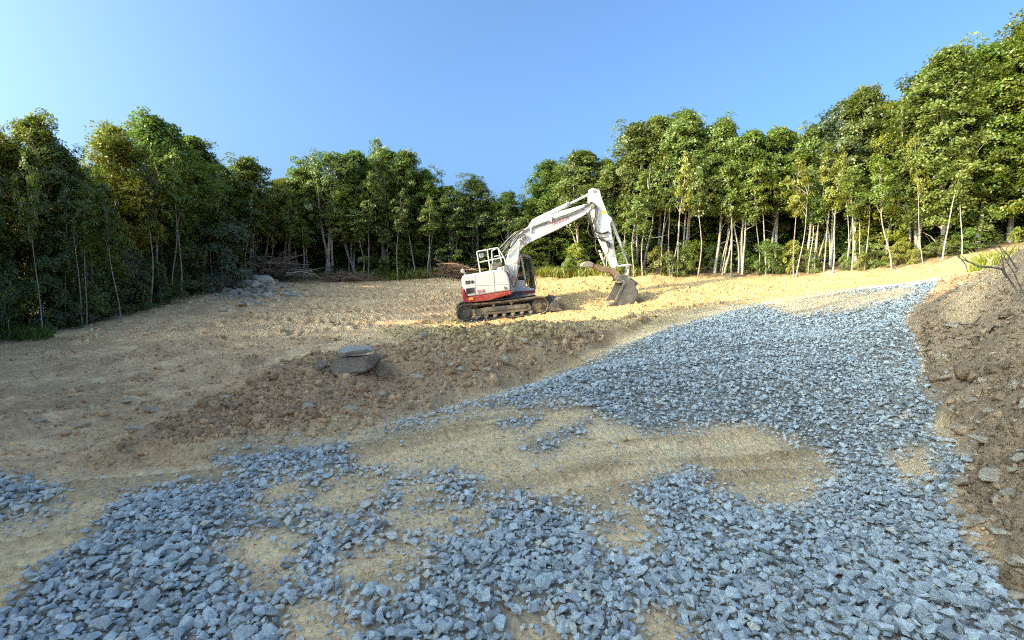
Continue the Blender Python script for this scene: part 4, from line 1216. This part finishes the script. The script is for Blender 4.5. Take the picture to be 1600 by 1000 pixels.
    e = LA(0, (986, 82))[0]; cyl('arm_pin', (e[0], -.20, e[1]), (e[0], .20, e[1]), .05, M_STEEL, n=12)
    e = LA(-.19, (1056, 216))[0]; cyl('round_sticker', (e[0], -.176, e[1]), (e[0], -.168, e[1]), .075, M_YELLOW, n=16)
    a, b, c_ = [np.array(k) for k in LA(0, (1102, 262), (1172, 440), (1216, 562))]
    cb = cyl('bucket_cylinder', v3(a, 0), v3(b, 0), .068, M_WHITE, n=16)
    cyl('cylinder_rod', v3(b, 0), v3(c_, 0), .038, M_CHROME, cb)
    d = (b - a) / np.linalg.norm(b - a); cyl('cylinder_collar', v3(b - d * .08, 0), v3(b + d * .03, 0), .085, M_STEEL, cb)
    for s in (-1, 1):
        bar('bucket_link', [v3(q, s * .22) for q in LA(-.22, (1126, 570), (1222, 558))], .045, M_WHITE)
        bar('bucket_link', [v3(q, s * .12) for q in LA(-.12, (1218, 560), (1210, 640))], .05, M_WHITE)
    for q in ((1126, 570), (1219, 559)):
        e = LA(0, q)[0]; cyl('link_pin', (e[0], -.29, e[1]), (e[0], .29, e[1]), .045, M_STEEL, n=12)
    # hoses hanging at the elbow
    HS = [[(930, 176), (975, 150), (1000, 175), (1000, 240), (985, 300), (1005, 345), (1050, 352), (1092, 345)],
          [(925, 185), (985, 160), (1012, 200), (1002, 270), (1000, 330), (1040, 352), (1086, 338)],
          [(915, 245), (958, 270), (950, 330), (968, 372), (1010, 385), (1050, 380), (1086, 375)],
          [(940, 215), (972, 280), (985, 350), (1010, 380), (1050, 398), (1086, 410), (1096, 436)],
          [(960, 235), (985, 310), (1000, 370), (1002, 440), (1012, 475), (1040, 480)],
          [(985, 335), (1015, 372), (1060, 400), (1082, 440), (1085, 470), (1072, 488)],
          [(1000, 395), (1010, 450), (1030, 478), (1052, 470)]]
    for k, h in enumerate(HS):
        hose('rubber_hose', [v3(q, -.19 - .035 * (k % 3)) for q in LA(-.2, *h)], .022, M_BLACK)
    bar('hose_fitting', [v3(q, -.21) for q in LA(-.2, (1074, 405), (1080, 440), (1102, 438), (1100, 410))], .028, M_DARK)
    # --- thumb
    tb = prism('thumb', LA(-.15, (985, 548), (1010, 556), (1040, 572), (1085, 575), (1135, 588), (1160, 622), (1158, 640), (1135, 634), (1098, 608), (1050, 604), (1015, 590), (980, 572)), -.17, .17, M_RUSTY, None, .015)
    prism('thumb_tip', LA(-.15, (910, 568), (918, 548), (940, 536), (965, 534), (992, 549), (982, 573), (950, 570), (925, 574)), -.19, .19, M_STEEL, tb, .015)
    a, b, c_ = [np.array(k) for k in LA(-.05, (1028, 462), (1050, 520), (1064, 566))]
    cb = cyl('thumb_cylinder', v3(a, -.02), v3(b, -.02), .05, M_WHITE); cyl('cylinder_rod', v3(b, -.02), v3(c_, -.02), .03, M_CHROME, cb)
    # --- coupler and bucket
    prism('coupler', LA(-.2, (1128, 640), (1150, 612), (1172, 622), (1210, 624), (1240, 648), (1278, 672), (1282, 688), (1262, 692), (1230, 676), (1200, 668), (1150, 662)), -.2, .2, M_DARK, None, .012)
    for q in ((1156, 668), (1212, 640), (1268, 684), (1220, 690)):
        e = LA(0, q)[0]; cyl('coupler_pin', (e[0], -.27, e[1]), (e[0], .27, e[1]), .045, M_STEEL, n=12)
    bw = .52
    inner = [(1186, 668), (1116, 810), (1138, 820), (1165, 823), (1210, 820), (1246, 804), (1270, 772), (1274, 736), (1258, 704), (1230, 684), (1190, 664)]
    bk_ = None
    shell_o = LA(-bw, (1102, 814), (1134, 827), (1165, 831), (1212, 827), (1250, 811), (1277, 776), (1281, 734), (1264, 698), (1232, 676), (1206, 660), (1186, 656))
    shell_i = LA(-bw, (1108, 806), (1138, 818), (1165, 822), (1209, 818), (1243, 802), (1267, 771), (1271, 737), (1256, 706), (1228, 686), (1208, 670), (1188, 667))
    bk_ = prism('bucket', shell_o + shell_i[::-1], -bw, bw, M_BUCKET, None, .004)
    for s in (-1, 1):
        prism('side_plate', LA(-bw, *inner), s * bw - .018, s * bw + .018, M_BUCKET, bk_, .004)
        prism('side_cutter', LA(-bw, (1188, 676), (1200, 676), (1132, 816), (1112, 812)), s * (bw + .024) - .012, s * (bw + .024) + .012, M_DARK, bk_, .004)
        prism('bucket_ear', LA(-.3, (1138, 664), (1150, 640), (1215, 640), (1262, 672), (1272, 700), (1230, 684), (1188, 662)), s * .26 - .02, s * .26 + .02, M_DARK, bk_, .004)
    for k in range(5):
        y = -bw + .1 + k * (2 * bw - .2) / 4
        prism('bucket_tooth', LA(-bw, (1122, 802), (1096, 808), (1086, 822), (1112, 818), (1132, 822)), y - .045, y + .045, M_STEEL, bk_, .006)
    # --- lettering
    def letters(name, txt, p0, p1, h, y, m):
        cu = bpy.data.curves.new(name, 'FONT'); cu.body = txt; cu.size = 1; cu.extrude = 0.01
        tmp = bpy.data.objects.new(name, cu); COL.objects.link(tmp)
        dg = bpy.context.evaluated_depsgraph_get()
        me = bpy.data.meshes.new_from_object(tmp.evaluated_get(dg))
        bpy.data.objects.remove(tmp)
        co = np.array([v.co[:] for v in me.vertices]); w0, w1 = co[:, 0].min(), co[:, 0].max(); hh = co[:, 1].max()
        p0, p1 = np.array(p0), np.array(p1); u = p1 - p0; nrm = np.array((-u[1], u[0])) / np.linalg.norm(u)
        for v in me.vertices:
            q = p0 + u * (v.co.x - w0) / (w1 - w0) + nrm * h * v.co.y / hh
            z = v.co.z
            v.co = (q[0], y - .002 - z * .2, q[1])
        return link(name, me, m, EXC)
    a, b = LB(yn, (304, 660), (392, 645)); letters('model_lettering', 'TB2150R', a, b, .13, -1.203, M_REDTXT)
    a, b = LA(-.2, (718, 304), (832, 258)); letters('boom_lettering', 'TAKEUCHI', a, b, .12, -.203, M_REDTXT)
    a, b = LB(-.9, (334, 264), (364, 258)); letters('lamp_box_lettering', '77', a, b, .10, -.903, M_DARK)
excavator()

# ------------------------------------------------------------------ rocks, brush, stumps and roots
M_SLAB = rock_material('grey_slab_rock', (.36, .29, .21), (.56, .455, .33), (.66, .55, .42))
M_BROWNROCK = rock_material('brown_rock', (.20, .13, .085), (.32, .215, .14), (.44, .33, .23))
M_PALEROCK = rock_material('pale_rock', (.36, .30, .23), (.60, .51, .39), (.72, .63, .50))
M_TANROCK = rock_material('tan_stone', (.40, .29, .18), (.60, .45, .29), (.68, .54, .37))
M_DEAD = bark_material('dead_wood', (.16, .11, .075), (.36, .28, .20))
M_REDBRUSH = bark_material('reddish_brush', (.20, .115, .07), (.44, .29, .19))
M_CUTWOOD = paint_material('fresh_cut_wood', (.62, .48, .27), 0.8, 0.5, (.35, .25, .14))

def rock_mesh(seed, dims, n=16, rough=.05, cuts=0):
    r = np.random.default_rng(seed)
    V, F = hull_shape(r, n, 0.95)
    V = V / np.abs(V).max(0) * np.array(dims) / 2
    bm = bmesh.new()
    vs = [bm.verts.new(v) for v in V]
    for f in F: bm.faces.new([vs[i] for i in f])
    bmesh.ops.dissolve_limit(bm, angle_limit=R(12), verts=bm.verts, edges=bm.edges)
    bmesh.ops.bevel(bm, geom=bm.edges[:], offset=min(dims) * .06, segments=1, affect='EDGES')
    bmesh.ops.triangulate(bm, faces=bm.faces)
    bmesh.ops.subdivide_edges(bm, edges=bm.edges, cuts=1, use_grid_fill=True)
    for v in bm.verts:
        v.co += v.normal * float(r.normal(0, rough * min(dims) * .35))
    bmesh.ops.recalc_face_normals(bm, faces=bm.faces)
    me = bpy.data.meshes.new('rock'); bm.to_mesh(me); bm.free()
    return me

def rock(name, px, py, dims, m, seed, label, cat='rock', group=None, rot=(0, 0, 0), sink=0.25, Y=None, lift=0.0):
    g = ground_at(px, py) if Y is None else P(px, py, Y)
    o = link(name, rock_mesh(seed, dims), m)
    o.rotation_euler = rot
    o.location = (g[0], g[1], gz_at(g[0], g[1]) + dims[2] * (.5 - sink) + lift)
    return tag(o, label, cat, group)

# the two slabs on the lip of the bank: built corner by corner
def slab(name, front, back, m, label, seed):
    """front/back: outlines (x, z) of the near and far faces, same corner count; y gives depth."""
    r = np.random.default_rng(seed)
    bm = bmesh.new()
    a = [bm.verts.new(p) for p in front]; b = [bm.verts.new(p) for p in back]
    n = len(a)
    bm.faces.new(a); bm.faces.new(b[::-1])
    for i in range(n): bm.faces.new((a[i], b[i], b[(i + 1) % n], a[(i + 1) % n]))
    bmesh.ops.recalc_face_normals(bm, faces=bm.faces)
    bmesh.ops.bevel(bm, geom=bm.edges[:], offset=.018, segments=2, affect='EDGES')
    bmesh.ops.triangulate(bm, faces=bm.faces)
    bmesh.ops.subdivide_edges(bm, edges=bm.edges, cuts=3, use_grid_fill=True)
    for v in bm.verts:
        q = v.co * 6
        nz = float(fbm(np.array([q.x + q.z]), np.array([q.y + q.z * .7]), 3, seed)[0])
        v.co += v.normal * nz * .022
    me = bpy.data.meshes.new(name); bm.to_mesh(me); bm.free()
    return tag(link(name, me, m), label, 'boulder')

YB = 7.35
def pp(x, y, Y): return tuple(P(480 + x / 10, 520 + y / 10, Y))          # measured on the enlargement of the slabs
slab('boulder',
     [pp(318, 690, YB), pp(400, 672, YB - .10), pp(880, 608, YB - .10), pp(1010, 560, YB), pp(1150, 380, YB + .1), pp(1120, 340, YB + .15), pp(950, 372, YB + .05), pp(440, 405, YB + .12), pp(350, 520, YB + .10)],
     [pp(330, 720, YB + .35), pp(440, 730, YB + .4), pp(880, 690, YB + .45), pp(1010, 620, YB + .5), pp(1150, 430, YB + .55), pp(1110, 330, YB + .60), pp(930, 345, YB + .62), pp(470, 372, YB + .60), pp(370, 500, YB + .5)],
     M_BROWNROCK, 'larger brown boulder with a flat slanting face, below the grey slab', 5)
slab('boulder',
     [pp(470, 350, YB + .22), pp(560, 376, YB + .2), pp(800, 338, YB + .2), pp(1040, 296, YB + .28), pp(1015, 215, YB + .34), pp(900, 250, YB + .24), pp(610, 298, YB + .2), pp(480, 290, YB + .24)],
     [pp(490, 330, YB + .8), pp(560, 335, YB + .8), pp(800, 310, YB + .85), pp(1050, 280, YB + .85), pp(1020, 195, YB + .9), pp(900, 190, YB + .95), pp(620, 200, YB + .95), pp(500, 225, YB + .85)],
     M_SLAB, 'flat grey slab lying on top of the larger brown boulder', 9)
rk = rock('rock', 503, 603, (.28, .22, .2), M_BROWNROCK, 31, 'small dark lump of earth and stone below the left end of the boulder', sink=.3)

# rubble heap at the left edge of the clearing
RUB = [(352, 452, .95, .7, .55, 'b', 'brown block at the left end of the rubble heap'), (372, 440, 1.3, .8, .4, 'p', 'pale flat slab on the top left of the rubble heap'), (400, 436, .9, .6, .35, 'g', 'grey slab crowning the rubble heap below the brush pile'),
       (385, 452, .9, .6, .45, 'g', 'grey block in the middle of the rubble heap'), (412, 448, 1.0, .6, .55, 'p', 'pale pointed rock on the right half of the rubble heap'), (425, 456, .6, .5, .45, 'g', 'small grey rock low on the right of the rubble heap'),
       (365, 462, .6, .4, .35, 'p', 'pale stone at the lower left of the rubble heap'), (396, 462, .5, .4, .3, 'b', 'small brown rock at the foot of the rubble heap'), (418, 468, .55, .45, .4, 'p', 'light rounded boulder in front of the rubble heap'),
       (445, 464, .7, .5, .3, 'p', 'whitish slab standing apart right of the rubble heap'), (455, 462, .9, .4, .26, 'g', 'long grey slab right of the rubble heap'), (468, 465, .6, .35, .2, 'p', 'rightmost pale flat stone by the rubble heap'),
       (436, 470, .4, .3, .2, 'g', 'small grey stone leaning by the whitish slab'), (370, 425, .6, .5, .4, 'p', 'lone pale rock above the rubble heap by the brush'), (375, 479, .7, .35, .14, 'p', 'white flat stone in the dirt below the rubble heap'),
       (345, 488, .4, .3, .16, 'g', 'small grey stone in the dirt left of the white flat stone'), (172, 463, .3, .25, .2, 'p', 'small pale stone under the dark shrubs')]
for k, (px, py, a, b, c_, t, lb) in enumerate(RUB):
    rock('rock', px, py, (a, b, c_ * .95), {'b': M_BROWNROCK, 'p': M_PALEROCK, 'g': M_SLAB}[t], 200 + k, lb, 'rock', 'rocks of the rubble heap' if k < 13 else None,
         (random.uniform(-.2, .2), random.uniform(-.25, .25), random.uniform(-.6, .6)), .2, lift=.05 if k in (1, 2, 3, 4) else -.04)
# rubble too small to pick apart
def rubble():
    r = np.random.default_rng(8)
    n = 420
    px = r.normal(398, 34, n); py = r.normal(456, 11, n)
    pts = np.array([ground_at(a, b) for a, b in zip(px, py)])
    Z = height(pts[:, 0], pts[:, 1])
    size = np.clip(r.lognormal(math.log(.13), .5, n), .05, .34)
    hh = .3 * np.exp(-((px - 395) / 34) ** 2 - ((py - 450) / 12) ** 2)
    tone = r.beta(2, 4, n) * .8
    o = link('rubble', scatter('rubble', SHAPES, np.stack([pts[:, 0], pts[:, 1], Z + hh * r.random(n)], 1), size, ('tone', 'FLOAT', tone), r), M_SLAB)
    tag(o, 'small grey rubble between the rocks of the heap', None, None, 'stuff')
rubble()

# stones showing on the spoil mound and the bank: parts of the ground
BANKST = [(1590, 627, .30, .2, .12), (1517, 645, .24, .14, .09), (1500, 632, .2, .13, .09), (1544, 668, .2, .12, .08), (1600, 660, .3, .2, .1), (1468, 560, .26, .2, .16), (1446, 553, .3, .22, .14), (1490, 512, .5, .2, .14), (1470, 588, .25, .2, .14), (1478, 605, .28, .2, .12),
          (1545, 705, .42, .18, .07), (1500, 690, .38, .15, .06), (1520, 720, .3, .2, .12), (1548, 760, .3, .2, .14), (1500, 812, .2, .14, .1), (1520, 830, .22, .14, .1), (1575, 790, .26, .18, .1), (1560, 845, .2, .15, .08), (1590, 870, .24, .16, .1), (1580, 915, .26, .14, .07), (1545, 880, .2, .14, .09), (1595, 745, .24, .16, .1), (1503, 765, .2, .15, .1), (1490, 660, .2, .15, .1),
          (786, 590, .26, .2, .16), (820, 553, .2, .16, .13), (652, 607, .3, .12, .06), (545, 665, .22, .13, .08), (480, 669, .2, .13, .08), (415, 563, .12, .1, .08), (662, 545, .2, .18, .16), (690, 566, .22, .1, .05), (720, 600, .16, .12, .1), (760, 605, .18, .14, .1), (600, 640, .15, .12, .1), (700, 625, .15, .12, .08), (540, 690, .16, .1, .07), (808, 583, .15, .12, .1), (845, 560, .14, .1, .1), (705, 590, .14, .1, .08),
          (125, 670, .2, .12, .07), (245, 648, .26, .12, .06), (195, 635, .2, .1, .06), (60, 665, .2, .12, .06), (300, 640, .2, .1, .05), (210, 705, .2, .12, .07), (355, 655, .14, .1, .06), (430, 600, .13, .1, .07)]
for k, (px, py, a, b, c_) in enumerate(BANKST):
    g = ground_at(px, py)
    if k < 24: a, b, c_ = a * .62, b * .62, c_ * .6
    o = link('stone', rock_mesh(400 + k, (a, b, c_ * 1.2), 13), M_TANROCK, ground)
    o.location = (g[0], g[1], gz_at(g[0], g[1]) + c_ * .25); o.rotation_euler = (random.uniform(-.2, .2), random.uniform(-.2, .2), random.uniform(-.6, .6))
for k in range(80):
    px, py = random.uniform(1440, 1600), random.uniform(520, 940)
    if poly_sd(np.array([px]), np.array([py]), MOUND)[0] < 4:
        continue
    g = ground_at(px, py); a = random.uniform(.03, .10)
    o = link('stone', rock_mesh(700 + k, (a, a * random.uniform(.5, .8), a * random.uniform(.3, .6)), 11), M_TANROCK if random.random() < .75 else M_SLAB, ground)
    o.location = (g[0], g[1], gz_at(g[0], g[1]) + a * .08); o.rotation_euler = (random.uniform(-.3, .3), random.uniform(-.3, .3), random.uniform(-3, 3))

def brush_pile(name, px, py, wpx, hpx, m, label, seed, tilt, nbig=36, nsmall=420, rmin=.02):
    r = np.random.default_rng(seed)
    g = P(px, py, float(treeline(px)) - 0.7); x0, y0 = g[0], g[1]; z0 = gz_at(x0, y0)
    W = wpx * y0 / FPX / 2; Hh = hpx * y0 / FPX
    e = tag(empty(name, (x0, y0, z0)), label, 'brush pile')
    def stick(big):
        u = r.normal(0, .42); h = Hh * max(.05, 1 - u * u * 1.1) * r.random() ** .7
        a = r.normal(tilt, .45 if big else .8); l = r.uniform(.9, 2.6) if big else r.uniform(.3, 1.2)
        d = np.array([math.cos(a) * l / 2, r.normal(0, .5) * l / 2, math.sin(a) * l / 2 * .6])
        cc = np.array([u * W, r.normal(-.1, .45), max(h, abs(d[2]) * .8)])
        mid = cc + r.normal(0, .07, 3) * l
        return np.array([cc - d, (cc - d + mid) / 2 + r.normal(0, .03, 3), mid, cc + d])
    for k in range(nbig):
        s = r.uniform(rmin, rmin * 2.4)
        V, F = tube(stick(True), [s, s * .9, s * .75, s * .45], 6)
        link('branch', mesh_np('branch', V, F, None, True), m if r.random() < .8 else M_BARK, e)
    acc = Acc()
    for k in range(nsmall):
        s = r.uniform(.006, .016)
        V, F = tube(stick(False), [s, s * .9, s * .75, s * .4], 4); acc.add(V, F)
    t = link('twigs', acc.mesh('twigs'), m, e); t['kind'] = 'stuff'
brush_pile('brush_pile', 432, 426, 130, 34, M_DEAD, 'grey brown heap of cut branches at the wood edge above the rubble', 51, .25)
brush_pile('brush_pile', 712, 430, 62, 20, M_REDBRUSH, 'reddish heap of brush and roots behind the tail of the excavator', 52, -.15, 30, 420)
brush_pile('brush_pile', 545, 437, 80, 8, M_REDBRUSH, 'low orange strip of brush and leaves below the forked tree', 53, .05, 14, 420, .012)
brush_pile('brush_pile', 345, 412, 46, 18, M_DEAD, 'small tangle of sticks left of the large brush pile', 54, -.5, 12, 200, .015)

# split stump left by the dark shrubs
def stump():
    g = ground_at(233, 482); e = tag(empty('split_stump', (g[0], g[1], gz_at(g[0], g[1]))), 'short splintered pale stump standing under the dark shrubs on the left', 'stump')
    V, F = tube(np.array([[-.06, 0, -.1], [-.02, 0, .12], [.04, 0, .35], [.08, .02, .55]]), [.12, .10, .085, .06], 7); link('stump_body', mesh_np('stump_body', V, F, None, True), M_CUTWOOD, e)
    V, F = tube(np.array([[-.01, 0, .25], [-.05, -.02, .42], [-.10, -.02, .54]]), [.06, .05, .02], 6); link('splinter', mesh_np('splinter', V, F, None, True), M_CUTWOOD, e)
    V, F = tube(np.array([[.06, 0, .45], [.11, 0, .60], [.12, .01, .70]]), [.05, .035, .01], 6); link('splinter', mesh_np('splinter', V, F, None, True), M_CUTWOOD, e)
stump()

# bare branch and dead bush on the crest of the spoil mound
def bush_on_mound():
    Y = 6.9
    g = np.array(P(1572, 416, Y))
    e = tag(empty('bare_root_branch', tuple(g)), 'dark curved bare branch reaching left from the crest of the spoil mound', 'branch')
    q = lambda x, y, Y_: np.array(P(1480 + x * .15, 370 + y * .15, Y_)) - g
    V, F = tube(np.array([q(620, 420, Y), q(570, 335, Y), q(460, 318, Y), (q(330, 310, Y + .05)), q(250, 270, Y + .1), q(150, 235, Y + .15), q(100, 200, Y + .2)]), [.015, .015, .014, .012, .009, .006, .004], 7)
    link('main_stem', mesh_np('main_stem', V, F, None, True), M_BARKD, e)
    for a, b, c_ in (((150, 235), (195, 300), (215, 365)), ((130, 220), (110, 160), (90, 100)), ((320, 312), (300, 290), (270, 300)), ((210, 255), (180, 220), (140, 190))):
        V, F = tube(np.array([q(*a, Y + .12), q(*b, Y + .12), q(*c_, Y + .1)]), [.009, .006, .003], 5); link('twig', mesh_np('twig', V, F, None, True), M_BARKD, e)
    Y = 6.3
    g = np.array(P(1580, 440, Y))
    e = tag(empty('bare_bush', tuple(g)), 'leafless grey shrub leaning over the crest of the spoil mound at the right edge', 'shrub')
    LN = [[(800, 700), (720, 560), (640, 440), (590, 330), (560, 180), (440, 80), (400, 20)], [(800, 600), (740, 480), (700, 380), (620, 260), (540, 100), (500, 20)], [(760, 640), (690, 500), (600, 380), (580, 250), (620, 120), (690, 10)],
          [(720, 330), (640, 200), (560, 110), (470, 60)], [(620, 280), (660, 160), (770, 10)], [(590, 330), (560, 260), (520, 190)], [(700, 390), (760, 300), (800, 260)]]
    for k, l in enumerate(LN):
        V, F = tube(np.array([q(x, y, Y + .1 * math.sin(k + i * .5)) for i, (x, y) in enumerate(l)]), np.linspace(.010, .002, len(l)), 5)
        link('stem', mesh_np('stem', V, F, None, True), M_DEAD, e)
bush_on_mound()
# roots sticking out of the mound face
for k, pl in enumerate([[(1470, 520), (1490, 512), (1520, 505), (1540, 490)], [(1440, 548), (1452, 540), (1475, 545)], [(1500, 560), (1525, 545), (1550, 548), (1570, 530)], [(1425, 525), (1440, 515), (1462, 520)]]):
    pts = []
    for i, (px, py) in enumerate(pl):
        g = ground_at(px, py); pts.append((g[0], g[1], gz_at(g[0], g[1]) + (.05 if 0 < i < len(pl) - 1 else -.03)))
    V, F = tube(np.array(pts), np.linspace(.016, .006, len(pts)), 6)
    link('root', mesh_np('root', V, F, None, True), M_BARKD, ground)

# grass, weeds and fallen leaves: nobody could count these
def tufts(name, spots, r, n_per, hgt, spread, m, label):
    Vs = []
    for (x, y) in spots:
        n = int(n_per * r.uniform(.6, 1.4)); z = gz_at(x, y)
        a = r.uniform(0, 6.28, n); rr_ = spread * np.sqrt(r.random(n)); h = hgt * r.uniform(.4, 1.2, n)
        bx, by = x + rr_ * np.cos(a), y + rr_ * np.sin(a)
        d = r.uniform(0, 6.28, n); w = .012 + .01 * r.random(n)
        lx_, ly_ = r.normal(0, .35, n) * h, r.normal(0, .35, n) * h
        V = np.stack([np.stack([bx - w * np.cos(d), by - w * np.sin(d), np.full(n, z - .03)], 1), np.stack([bx + w * np.cos(d), by + w * np.sin(d), np.full(n, z - .03)], 1),
                      np.stack([bx + lx_ * .5 + w * .7 * np.cos(d), by + ly_ * .5, z + h * .6], 1), np.stack([bx + lx_, by + ly_, z + h], 1)], 1).reshape(-1, 3)
        Vs.append(V)
    V = np.concatenate(Vs)
    o = link(name, mesh_np(name, V, np.arange(len(V)).reshape(-1, 4)), m)
    tag(o, label, None, None, 'stuff')
r_ = np.random.default_rng(60)
sp = [tuple(ground_at(r_.uniform(-20, 62), r_.uniform(512, 532))[:2]) for _ in range(90)]
tufts('grass', sp, r_, 60, .22, .35, M_LEAF['mid'], 'dark grass at the foot of the shrubs at the left edge')
sp = []
for _ in range(60):
    px = r_.uniform(1548, 1640); Y = r_.uniform(13.5, 17); p_ = P(px, 400, Y); sp.append((p_[0], p_[1]))
tufts('grass', sp, r_, 110, .40, .5, M_LEAF['yellow'], 'bright green grass behind the spoil mound at the right edge')
sp = []
for _ in range(240):
    px = r_.choice([r_.uniform(440, 720), r_.uniform(820, 1000), r_.uniform(560, 700), r_.uniform(560, 1000)]); Y = float(treeline(px)) - r_.uniform(-.6, .5); p_ = P(px, 440, Y); sp.append((p_[0], p_[1]))
tufts('weeds', sp, r_, 40, .45, .45, M_LEAF['yellow'], 'yellow green weeds along the edge of the clearing')
g_ = ground_at(535, 600)
tufts('moss', [(g_[0] + r_.normal(0, .1), g_[1] + r_.normal(0, .05)) for _ in range(4)], r_, 40, .04, .07, M_LEAF['mid'], 'patch of green moss under the brown boulder')
